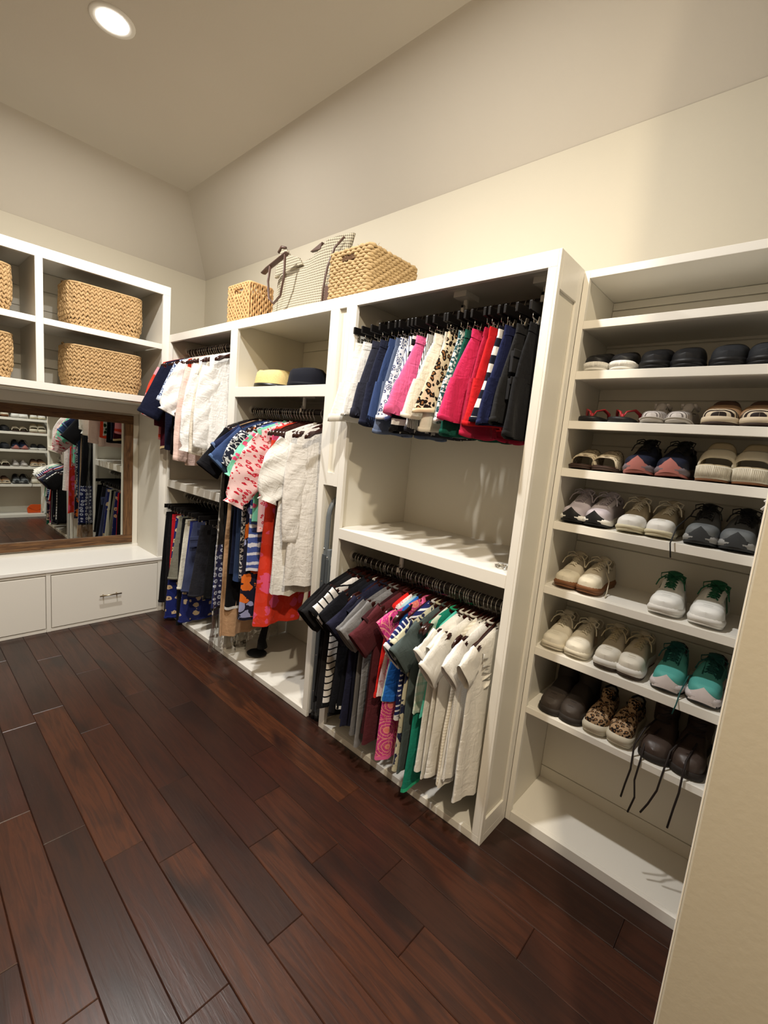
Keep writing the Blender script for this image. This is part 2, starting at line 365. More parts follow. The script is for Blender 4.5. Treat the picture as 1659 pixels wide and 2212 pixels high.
def pat(name, fn, rough=.85):
    if name in FAB: return FAB[name]
    n = NT(name); v = n.vec('UV'); n.bump(n.noise(n.n('Mapping', {0: v, 2: (0, 0, .35), 3: (30, 10, 1)}).outputs[0], 1, 3, .55, 1.4),   .4, .010)
    FAB[name] = n.out(fn(n, v), rough, .12, **{'Sheen Weight': .05}); return FAB[name]
BW = [(.499, (0, 0, 0, 1)), (.501, (1, 1, 1, 1))]
def stripes(c1, c2, period, duty=.5, axis=1, wob=0., ph=0.):
    def f(n, v):
        s = n.xyz(v)[axis]
        if wob: s = n.math('ADD', s, n.math('MULTIPLY', n.noise(v, 22, 2), wob))
        t = n.math('FRACT', n.math('ADD', n.math('MULTIPLY', s, 1 / period), 50 + ph))
        return n.mix(n.math('LESS_THAN', t, duty), srgb(*c2), srgb(*c1))
    return f
def leopard(base, sc=42):
    def f(n, v):
        w = n.n('VectorMath', {0: v, 1: n.n('VectorMath', {0: n.n('TexNoise', {'Vector': v, 'Scale': 40.}).outputs[1], 3: .022}, operation='SCALE').outputs[0]}, operation='ADD').outputs[0]
        d = n.vor(w, sc)
        c = n.ramp(d, [(0, srgb(150, 105, 62)), (.22, srgb(150, 105, 62)), (.27, srgb(24, 16, 12)), (.47, srgb(24, 16, 12)), (.52, srgb(*base)), (1, srgb(*base))])
        return c
    return f
def floral(bg, c1, c2=None, sc=22, r=.36, centre=None):
    def f(n, v):
        w = n.n('VectorMath', {0: v, 1: n.n('VectorMath', {0: n.n('TexNoise', {'Vector': v, 'Scale': sc * 2.2}).outputs[1], 3: .5 / sc}, operation='SCALE').outputs[0]}, operation='ADD').outputs[0]
        d = n.vor(w, sc); cc = n.n('SeparateColor', {0: n.vor(w, sc, 1)}).outputs[0]
        fl = n.mix(n.math('GREATER_THAN', cc, .5), srgb(*c1), srgb(*(c2 or c1)))
        if centre: fl = n.mix(n.math('LESS_THAN', d, r * .38), fl, srgb(*centre))
        return n.mix(n.math('LESS_THAN', d, r), srgb(*bg), fl)
    return f
def ringsp(bg, fg, sc=30, lo=.22, hi=.38, dot=.1, rand=.35):
    def f(n, v):
        d = n.vor(v, sc, rand=rand); a = n.math('MULTIPLY', n.math('GREATER_THAN', d, lo), n.math('LESS_THAN', d, hi))
        return n.mix(n.math('MAXIMUM', a, n.math('LESS_THAN', d, dot)), srgb(*bg), srgb(*fg))
    return f
def scrib(bg, fg, sc=60, th=.5, det=3, dist=1.5, bw=.05):
    def f(n, v): 
        t = n.noise(v, sc, det, .6, dist)
        return n.mix(n.ramp(t, [(th - .01, (0, 0, 0, 1)), (th + .01, (1, 1, 1, 1))]), srgb(*bg), srgb(*fg))
    return f
def mandala(bg, fg, sc=9):
    def f(n, v):
        d = n.vor(v, sc, rand=.3); k = n.math('FRACT', n.math('MULTIPLY', d, 7.0))
        a = n.math('MULTIPLY', n.math('LESS_THAN', k, .24), n.math('LESS_THAN', d, .62))
        sp = n.math('MULTIPLY', n.math('LESS_THAN', n.noise(v, 150, 1), .42), n.math('GREATER_THAN', d, .2))
        c = n.mix(n.math('LESS_THAN', d, .2), srgb(*bg), srgb(236, 130, 120))
        return n.mix(n.math('MAXIMUM', a, n.math('MULTIPLY', sp, .55)), c, srgb(*fg))
    return f
def denim(c):
    def f(n, v):
        t = n.noise(n.n('Mapping', {0: v, 3: (500, 160, 1)}).outputs[0], 1, 2); b = n.noise(v, 9, 3)
        k = srgb(*c); l = srgb(*[min(255, int(x * 1.35 + 14)) for x in c])
        return n.mix(n.math('ADD', n.math('MULTIPLY', t, .4), n.math('MULTIPLY', b, .5)), k, l)
    return f
def film(name):
    m = bpy.data.materials.new(name); m.use_nodes = True; t = m.node_tree; t.nodes.remove(t.nodes['Principled BSDF'])
    o = t.nodes['Material Output']; a = t.nodes.new('ShaderNodeBsdfTransparent'); g = t.nodes.new('ShaderNodeBsdfGlossy'); x = t.nodes.new('ShaderNodeMixShader')
    a.inputs[0].default_value = (.93, .93, .92, 1); g.inputs['Roughness'].default_value = .12; g.inputs[0].default_value = (.95, .95, .95, 1)
    tc = t.nodes.new('ShaderNodeTexCoord'); nz = t.nodes.new('ShaderNodeTexNoise'); nz.inputs['Scale'].default_value = 13; nz.inputs['Detail'].default_value = 2
    bp = t.nodes.new('ShaderNodeBump'); bp.inputs['Strength'].default_value = .6; bp.inputs['Distance'].default_value = .03
    fr = t.nodes.new('ShaderNodeFresnel'); fr.inputs[0].default_value = 1.5
    mx = t.nodes.new('ShaderNodeMath'); mx.operation = 'MULTIPLY_ADD'; mx.inputs[1].default_value = .7; mx.inputs[2].default_value = .05
    for p, q in ((tc.outputs['Object'], nz.inputs['Vector']), (nz.outputs[0], bp.inputs['Height']), (bp.outputs[0], g.inputs['Normal']), (bp.outputs[0], fr.inputs['Normal']), (fr.outputs[0], mx.inputs[0]), (mx.outputs[0], x.inputs[0]), (a.outputs[0], x.inputs[1]), (g.outputs[0], x.inputs[2]), (x.outputs[0], o.inputs['Surface'])): t.links.new(p, q)
    return m
FILM = film('clear_plastic_film')
WHT, CRM = (240, 238, 232), (232, 222, 204)
# ------------------------------------------------------------------ hangers (a: along the hanger, +a = out into the room = local -y; origin = rail centre)
HOOKP = [(0, .005, -.052), (0, .006, -.035), (0, .0185, -.016), (0, .0215, 0), (0, .0152, .0152), (0, 0, .0215), (0, -.0152, .0152), (0, -.0215, 0), (0, -.0205, -.008)]
def wood_hanger():
    t = thing('clothes_hanger', 'dark wooden clothes hanger on the closet rail', 'hanger')
    b = MB(); b.tube([(x, -a, z) for x, a, z in HOOKP], .0018, 6); b.build('hook', M['chrome'], t, True)
    b = MB(); rs = []
    for i in range(15):
        a = -.215 + .43 * i / 14; q = abs(a) / .215; z = -.062 - .075 * q ** 1.25 ; hh = lerp(.017, .0125, q) + (.004 if q > .85 else 0) - (.004 if .7 < q < .8 else 0); hw = .0052 + (.0018 if q > .82 else 0)
        if i in (0, 14): hh *= .55; hw *= .55
        rs.append([(hw * cos(k * pi / 4), -a, z + hh * sin(k * pi / 4)) for k in range(8)])
    b.rings(rs, True, True, True); b.build('shoulder_bar', M['mahog'], t, True)
    return t
def clip_hanger():
    t = thing('clip_hanger', 'black trouser hanger with chrome clips on the closet rail', 'hanger')
    b = MB(); b.tube([(x, -a, z) for x, a, z in HOOKP], .0018, 6); b.build('hook', M['chrome'], t, True)
    b = MB(); b.box(-.005, .005, -.19, .19, -.078, -.048); b.build('bar', M['blackpl'], t, bevel=.002)
    b = MB(); b.tube([(.0, -.165, -.078), (0, -.165, -.098), (0, .165, -.098), (0, .165, -.078)], .0014, 6); b.build('clip_rail', M['chrome'], t, True)
    for s in (-.13, .13):
        b = MB()
        for k in (-1, 1): b.add([(k * .002, s - .008, -.128), (k * .002, s + .008, -.128), (k * .009, s + .008, -.088), (k * .009, s - .008, -.088), (k * .004, s - .008, -.128), (k * .004, s + .008, -.128), (k * .011, s + .008, -.088), (k * .011, s - .008, -.088)],
                                [(0, 1, 2, 3), (7, 6, 5, 4), (0, 4, 5, 1), (1, 5, 6, 2), (2, 6, 7, 3), (3, 7, 4, 0)])
        b.tube([(-.006, s, -.108), (.006, s, -.108)], .003, 6); b.tube([(0, s, -.098), (0, s, -.11)], .0014, 5)
        b.build('clip', M['chrome'] if s > 0 else M['chrome'], t)
    return t
WH, CH = wood_hanger(), clip_hanger(); WH0 = CH0 = True
RZ = lambda r: -1.3 * r if r > 0 else r
def hang(kind, x, y, z, rz, label, group, tilt=0, what=None):
    if what: label = ('wooden hanger holding the ' if kind == 'w' else 'clip hanger holding the ') + ' '.join(what.split()[:12])
    global WH0, CH0
    rz = RZ(rz)
    src = WH if kind == 'w' else CH
    first = WH0 if kind == 'w' else CH0
    if first:
        if kind == 'w': WH0 = False
        else: CH0 = False
        src.location = (x, y, z - .004); src.rotation_euler = (0, 0, rz); src['label'] = label; src['group'] = group; return src
    return dup(src, (x, y, z - .004), rz, label, group)
# ------------------------------------------------------------------ garment meshes (local: x = thickness, y = -a, z down from the rail)
def sgp(v, p): return math.copysign(abs(v) ** p, v)
def torso(sd, W0, W1, L, T0=.008, T1=.014, zn=-.072, drop=.068, neck=.065, nU=40, nV=20, folds=3, fa=.008, waist=0, hemdip=0., front=0.):
    r = random.Random(sd); ph = [r.uniform(0, 6.28) for _ in range(6)]; rs = []; uv = []
    for j in range(nV + 1):
        v = (j / nV) ** 1.25; row = []
        W = lerp(W0, W1, v ** .8) - waist * sin(pi * min(1, v * 1.5)) * .5
        T = lerp(0.0, max(T0, .0105), sm(0, .03, v)) + (T1 - max(T0, .0105)) * sm(.1, 1, v)
        for i in range(nU):
            f = 2 * pi * i / nU; c, s = cos(f), sin(f); a = W * sgp(c, .75)
            a0 = W0 * sgp(c, .75)
            zt = zn + .031 - .075 * (max(neck, abs(a0)) / .215) ** 1.25 - (.02 if abs(a0) < neck * .8 and s > 0 else 0)
            zb = zn - L + hemdip * (c * c) + .006 * sin(3 * f + ph[0])
            z = lerp(zt, zb, v)
            fold = fa * v * (sin(folds * pi * a / W1 + ph[1]) + .5 * sin(2.3 * folds * pi * a / W1 + ph[2] + 2 * v)) + .5 * fa * noise.noise((a * 9, z * 7, sd * 3.1))
            Tn = T if not (abs(a0) < neck and v < .08) else .006
            row.append((Tn * sgp(s, .8) + fold, -(a + front * v), z)); uv.append((a + (.9 if s < 0 else 0) + sd * .13, z))
        rs.append(row)
    return rs, uv
def sleeve(sd, W0, zs, th, L, h0, h1, t0=.010, t1=.018, nU=16, nV=8, puff=0., side=1, gather=0., bow=0.):
    r = random.Random(sd + 77); rs = []; uv = []; p0 = Vector((0, -(W0 - .035) * side, zs))
    d = Vector((0, -sin(th) * side, -cos(th))); e = Vector((0, -cos(th) * side, sin(th)))
    ph = r.uniform(0, 6)
    for j in range(nV + 1):
        v = j / nV; h = lerp(h0, h1, v) + puff * sin(pi * min(1, v * 1.05)); t = lerp(t0, t1, v) * (1 + puff * 6 * sin(pi * v))
        if gather and j == nV - 1: h *= (1 - gather)
        c0 = p0 + d * (L * v) + e * (bow * sin(pi * v)); row = []
        for i in range(nU):
            f = 2 * pi * i / nU
            w = (.005 * noise.noise((v * 5 + sd, cos(f) * 2, sin(f) * 2 + ph)) + .003 * sin(3 * f + 9 * v * L / .2 + ph)) * (1 + puff * 22)
            row.append(tuple(c0 + e * (h * cos(f)) + Vector((t * sgp(sin(f), .8) + w + .004 * sin(5 * v + ph) * v, 0, 0)))); uv.append((i / nU * 2 * (h + t) + sd * .2 + 5, L * v))
        rs.append(row)
    return rs, uv
def addp(name, parts, mat, parent):
    b = MB()
    for rs, uv in parts: b.rings(rs, True, False, False, uv)
    return b.build(name, mat, parent, True)
def ringtube(parent, name, mat, zn, r=.055, th=.004, dip=.03, back=.006):
    b = MB(); pts = []
    for i in range(20):
        f = 2 * pi * i / 20; pts.append((.010 * sin(f), -r * cos(f), zn - .002 - (dip if sin(f) > 0 else back) * abs(sin(f)) * .5))
    b.tube(pts, th, 6, loop=True, flat=1.6); return b.build(name, mat, parent, True)
def cuffring(parent, name, mat, rs, j, g=1.04, wid=.018):
    b = MB(); A = [Vector(p) for p in rs[j]]; B = [Vector(p) for p in rs[j - 1]]; cA = sum(A, Vector()) / len(A); d = (cA - sum(B, Vector()) / len(B)).normalized()
    q = [[tuple(cA + (p - cA) * k + d * o) for p in A] for k, o in ((g - .03, -wid), (g, -wid * .9), (g, 0.0005), (g - .06, .0015), (g - .1, -wid * .3))]
    b.rings(q); return b.build(name, mat, parent, True)
GN = [0]
def top(x, y, z, rz, name, label, cat, group, mat, L=.64, sl='short', W0=.20, W1=.225, trim=None, cuffm=None, th=None, T1=.012, collar=False, buttons=False, fa=.007, folds=3, waist=0, drop=.068, hemdip=0., sL=None, sleeve_mat=None, zn=-.072, neck=.065, ruffle=False, puff=.02):
    GN[0] += 1; sd = GN[0]; rz = RZ(rz)
    t = thing(name, label, cat, (x, y, z - .004), rz, group)
    rs, uv = torso(sd, W0, W1, L, T1=T1, fa=fa, folds=folds, waist=waist, drop=drop, hemdip=hemdip, zn=zn, neck=neck)
    if L > .75: pass
    addp('body', [(rs, uv)], mat, t)
    hb = MB(); k = len(rs) - 1
    A = rs[k]; hb.rings([[(p[0] * 1.0 + (.0012 if p[0] > 0 else -.0012), p[1] * 1.003, p[2] + o) for p in A] for o in (.016, .0155, -.0012)]); hb.build('hem', trim or mat, t, True)
    zs = zn + .026 - .075 * ((W0 - .035) / .215) ** 1.25 - .058; sm_ = sleeve_mat or mat
    for side in (1, -1):
        if sl == 'short': ss = sleeve(sd + side, W0, zs, th or radians(52), sL or .175, .075, .078, side=side)
        elif sl == 'cap': ss = sleeve(sd + side, W0, zs + .012, radians(58), .10, .06, .065, side=side)
        elif sl == 'long': ss = sleeve(sd + side, W0, zs - .02, th or radians(9), sL or .54, .078, .045, t1=.014, nV=18, nU=24, side=side, bow=.02)
        elif sl == 'puff': ss = sleeve(sd + side, W0, zs, th or radians(34), sL or .24, .07, .06, puff=puff, gather=.25, nV=18, nU=28, side=side)
        elif sl == 'elbow': ss = sleeve(sd + side, W0, zs - .01, th or radians(24), sL or .27, .078, .075, nV=10, side=side, t1=.02)
        else: continue
        o = addp('sleeve', [ss], sm_, t)
        if cuffm or sl in ('short', 'long', 'elbow'): cuffring(o, 'cuff', cuffm or sm_, ss[0], len(ss[0]) - 1, wid=.03 if sl in ('long', 'elbow') else .016)
    if collar:
        b = MB(); r1 = []
        for (rr, dz) in ((.058, -.012), (.056, .018), (.066, .014), (.082, -.022)):
            r1.append([(.014 * sin(2 * pi * i / 24) * (rr / .058), -rr * cos(2 * pi * i / 24), zn + dz - (.02 if sin(2 * pi * i / 24) > .3 else 0)) for i in range(24)])
        b.rings(r1); b.build('collar', trim or mat, t, True)
    elif sl != 'none' or trim: ringtube(t, 'neckband', trim or mat, zn + .016, r=neck * .95)
    if buttons:
        b = MB(); b.box(.0125, .0155, -.012, .012, zn - L + .05, zn - .05)
        pl = []
        for j in range(1, len(rs) - 1):
            p = min(rs[j], key=lambda q: (abs(q[1]) if q[0] > sum(w[0] for w in rs[j]) / len(rs[j]) else 9)); pl.append(p)
        b = MB(); b.rings([[(p[0] + .001, p[1] - .012, p[2]), (p[0] + .003, p[1] - .011, p[2]), (p[0] + .003, p[1] + .011, p[2]), (p[0] + .001, p[1] + .012, p[2])] for p in pl], False)
        pk = b.build('placket', mat, t, True)
        for p in pl[2::4]:
            b = MB(); b.ell((p[0] + .0045, p[1], p[2]), (.0018, .0055, .0055), 8, 4); b.build('button', M['whitepl'], pk, True)
    if ruffle:
        b = MB(); b.rings([[(.006 + k * .004 + .006 * sin(i * 1.7), -(.16 - .004 * i + .01 * k * sin(i * 2.1)), zn - .07 - .011 * i) for i in range(14)] for k in range(4)], False); b.build('ruffle', mat, t, True)
    return t
def shorts(x, y, z, rz, name, label, cat, group, mat, L=.31, W0=.175, W1=.265, waistm=None, T1=.02, cuff=False, pocket=None, skirt=False, fa=.006, folds=4, zw=-.112, hemm=None, pockm=None, raw=False):
    GN[0] += 1; rz = RZ(rz); sd = GN[0] + 500; r = random.Random(sd)
    t = thing(name, label, cat, (x, y, z - .004), rz, group); zb = zw - .035
    nU = 36
    def loop(ac, W, zt, zbm, W2, T0, T2, nV, fa_, off=0.):
        rs = []; uv = []
        for j in range(nV + 1):
            v = j / nV; row = []; w = lerp(W, W2, v ** .9); T = lerp(T0, T2, v)
            for i in range(nU):
                f = 2 * pi * i / nU; c, s = cos(f), sin(f); a = ac + off * v + w * sgp(c, .75)
                zz = lerp(zt, zbm + .005 * sin(2 * f + sd), v)
                fo = fa_ * v * (sin(folds * pi * a / W1 + sd) + .5 * sin(folds * 2.1 * pi * a / W1 + 2 * sd + v)) + fa_ * .6 * noise.noise((a * 14, zz * 9, sd * 2.3))
                row.append((T * sgp(s, .8) + fo, -a, zz)); uv.append((a + (.9 if s < 0 else 0) + sd * .17, zz))
            rs.append(row)
        return rs, uv
    wb, wu = loop(0, W0, zw, zb, W0 * 1.02, .009, .011, 3, .002); addp('waistband', [(wb, wu)], waistm or mat, t)
    if skirt:
        q = loop(0, W0 * 1.01, zb + .002, zw - L, W1, .0105, T1, 18, fa * 1.6); addp('body', [q], mat, t); legs = [q]
    else:
        zc = zw - min(.2, L * .62)
        q = loop(0, W0 * 1.01, zb + .002, zc, lerp(W0, W1, .6), .0105, T1 * .8, 8, fa * .5); addp('body', [q], mat, t); Wm = lerp(W0, W1, .6)
        legs = [loop(Wm * .52, Wm * .5, zc + .012, zw - L, W1 * .49, T1 * .7, T1, 8, fa, (W1 - Wm) * .5), loop(-Wm * .52, Wm * .5, zc + .012, zw - L, W1 * .49, T1 * .7, T1, 8, fa, -(W1 - Wm) * .5)]
        for g in legs: addp('leg', [g], mat, t)
    for g in legs:
        if cuff: cuffring(t, 'hem_cuff', hemm or mat, g[0], len(g[0]) - 1, 1.02, .035)
        elif not raw: cuffring(t, 'hem', hemm or mat, g[0], len(g[0]) - 1, 1.012, .016)
        else:
            b = MB()
            for p in g[0][-1]: b.tube([p, (p[0] + r.uniform(-.004, .004), p[1] + r.uniform(-.004, .004), p[2] - r.uniform(.006, .016))], .0009, 3, False)
            b.build('frayed_hem', hemm or mat, t)
    if pocket:
        for k in range(pocket):
            b = MB(); zz = zw - .10 - .09 * k; a = W1 * .62; b.box(T1 * .8, T1 * .8 + .012, -(a + .05), -(a - .05), zz - .07, zz); b.box(T1 * .8 + .0125, T1 * .8 + .017, -(a + .054), -(a - .054), zz - .02, zz + .006); b.build('cargo_pocket', pockm or mat, t, bevel=.004)
    b = MB(); pts = [(.0125, -.0, zw - .002), (.0135, 0, zw - .034)]
    for a in (-.11, -.04, .04, .11): b.box(.009, .0135, -a - .004, -a + .004, zb, zw + .002)
    b.build('belt_loops', waistm or mat, t, bevel=.001)
    return t
# ------------------------------------------------------------------ shorts rail
black, char, navy = (18, 17, 19), (44, 43, 45), (26, 30, 56)
G1 = 'shorts and short skirts on clip hangers'
HG = {'cu': 'black clip hangers along the shorts rail', 'cl': 'wooden hangers along the shirt rail beside the shoe shelves', 'bu': 'wooden hangers along the dress rail', 'au': 'wooden hangers along the corner shirt rail', 'al': 'black clip hangers along the corner skirt rail'}
HL = {'cu': 'black clip hanger on the rail above the shorts', 'cl': 'dark wooden hanger on the crowded shirt rail beside the shoe shelves', 'bu': 'dark wooden hanger on the long dress rail', 'au': 'dark wooden hanger on the upper corner rail of blouses', 'al': 'black clip hanger on the low corner rail of skirts'}
HK = {'cu': 'c', 'cl': 'w', 'bu': 'w', 'au': 'w', 'al': 'c'}
HX = []
def hx(k, x, y, z, rz, w=None):
    lab = HL[k]
    if w: HX.append((k, x, w))
    else:
        lf = [q for q in HX if q[0] == k and q[1] < x]; n_ = max(lf or [q for q in HX if q[0] == k], key=lambda q: q[1] if lf else -q[1])
        lab = 'bare wooden hanger just %s of the ' % ('right' if lf else 'left') + ' '.join(n_[2].split()[:8])
    return hang(HK[k], x, y, z, rz, lab, HG[k], what=w)
YC, ZR = .18, 2.035
dnm = lambda c: pat('denim_%d' % c[2], denim(c))
SH = [ # x, rz, kwargs
 (2.125, .10, 'denim_shorts', 'white denim shorts with stitched cuffs, first at the left end of the rail', dict(mat=fab((240, 238, 230), .8), cuff=True, L=.36, W1=.285)),
 (2.165, .05, 'denim_shorts', 'second white shorts, half hidden behind the white denim pair', dict(mat=fab((244, 243, 240), .8), L=.33)),
 (2.228, .08, 'shorts', 'slate navy cotton shorts with turned cuffs beside the white denim', dict(mat=fab((48, 50, 64)), cuff=True, L=.335)),
 (2.262, .0, 'shorts', 'dark navy shorts with plain hems behind the slate navy pair', dict(mat=fab((34, 38, 58)), L=.37)),
 (2.320, .03, 'denim_shorts', 'faded blue denim shorts with a frayed hem', dict(mat=dnm((38, 54, 90)), raw=True, L=.335)),
 (2.352, .0, 'denim_shorts', 'grey blue washed denim shorts showing only below its neighbours', dict(mat=dnm((70, 80, 102)), L=.40)),
 (2.385, .05, 'shorts', 'white shorts with a small blue geometric print', dict(mat=pat('bluegeo', ringsp((226, 228, 234), (62, 74, 112), 75, .3, .5, .14, .6)), L=.34)),
 (2.420, .0, 'shorts', 'white shorts with thin navy pinstripes and a striped hem', dict(mat=pat('pin_wb', stripes((70, 80, 120), (238, 238, 240), .012, .3, 0)), L=.345)),
 (2.440, .0, 'skirt', 'black and white boldly striped skirt peeping below the pink shorts', dict(mat=pat('boldbw', stripes((20, 20, 22), (236, 234, 230), .05, .5)), L=.39, skirt=True)),
 (2.478, .09, 'shorts', 'bright pink cotton shorts with turned cuffs', dict(mat=fab((236, 108, 160)), cuff=True, L=.325, W1=.315)),
 (2.515, .0, 'skirt', 'black and white fine striped skirt hanging lowest mid rail', dict(mat=pat('finebw', stripes((40, 40, 48), (232, 230, 226), .008, .45, 0)), L=.39, skirt=True)),
 (2.570, .10, 'shorts', 'cream linen shorts between the pink and the leopard pair', dict(mat=fab((240, 234, 220)), L=.335, W1=.315)),
 (2.600, .0, 'shorts', 'plain ivory shorts with a pleated hem behind the cream linen pair', dict(mat=fab((226, 220, 206)), L=.38)),
 (2.630, .08, 'shorts', 'leopard print shorts in black and sand', dict(mat=pat('leo_s', leopard((226, 208, 176), 46)), L=.315, W1=.315)),
 (2.668, .03, 'shorts', 'teal and white patterned shorts with an elastic waist', dict(mat=pat('tealp', scrib((234, 238, 236), (40, 84, 92), 85, .5, 2, .6)), L=.345)),
 (2.695, .02, 'shorts', 'dark green shorts hanging between teal print and hot pink', dict(mat=fab((20, 84, 70)), L=.39)),
 (2.738, .09, 'shorts', 'hot pink shorts with a scalloped hem', dict(mat=fab((226, 56, 108)), L=.34, W1=.315)),
 (2.772, .0, 'shorts', 'crimson shorts behind the hot pink pair', dict(mat=fab((176, 34, 68)), L=.39)),
 (2.800, .04, 'shorts', 'bright red shorts between the crimson and the striped one', dict(mat=fab((206, 32, 40)), L=.35)),
 (2.836, .04, 'skirt', 'navy and white broadly striped knit skirt', dict(mat=pat('boldnw', stripes((22, 24, 40), (238, 236, 232), .062, .5)), L=.335, skirt=True)),
 (2.868, .08, 'shorts', 'plain navy blue shorts next to the striped knit skirt', dict(mat=fab((30, 36, 74)), L=.345)),
 (2.912, .08, 'cargo_shorts', 'black cargo shorts with flap pockets', dict(mat=fab((38, 38, 40)), L=.34, pocket=2)),
 (2.948, .02, 'shorts', 'black shorts at the right end of the rail, against the stile', dict(mat=fab((26, 26, 28)), L=.385)),
]
for (x, rz, nm, lab, kw) in SH:
    hx('cu', x, YC, ZR, rz * .9, lab); shorts(x, YC, ZR, rz * .9, nm, lab, 'skirt' if 'skirt' in nm else 'shorts', G1, **kw)
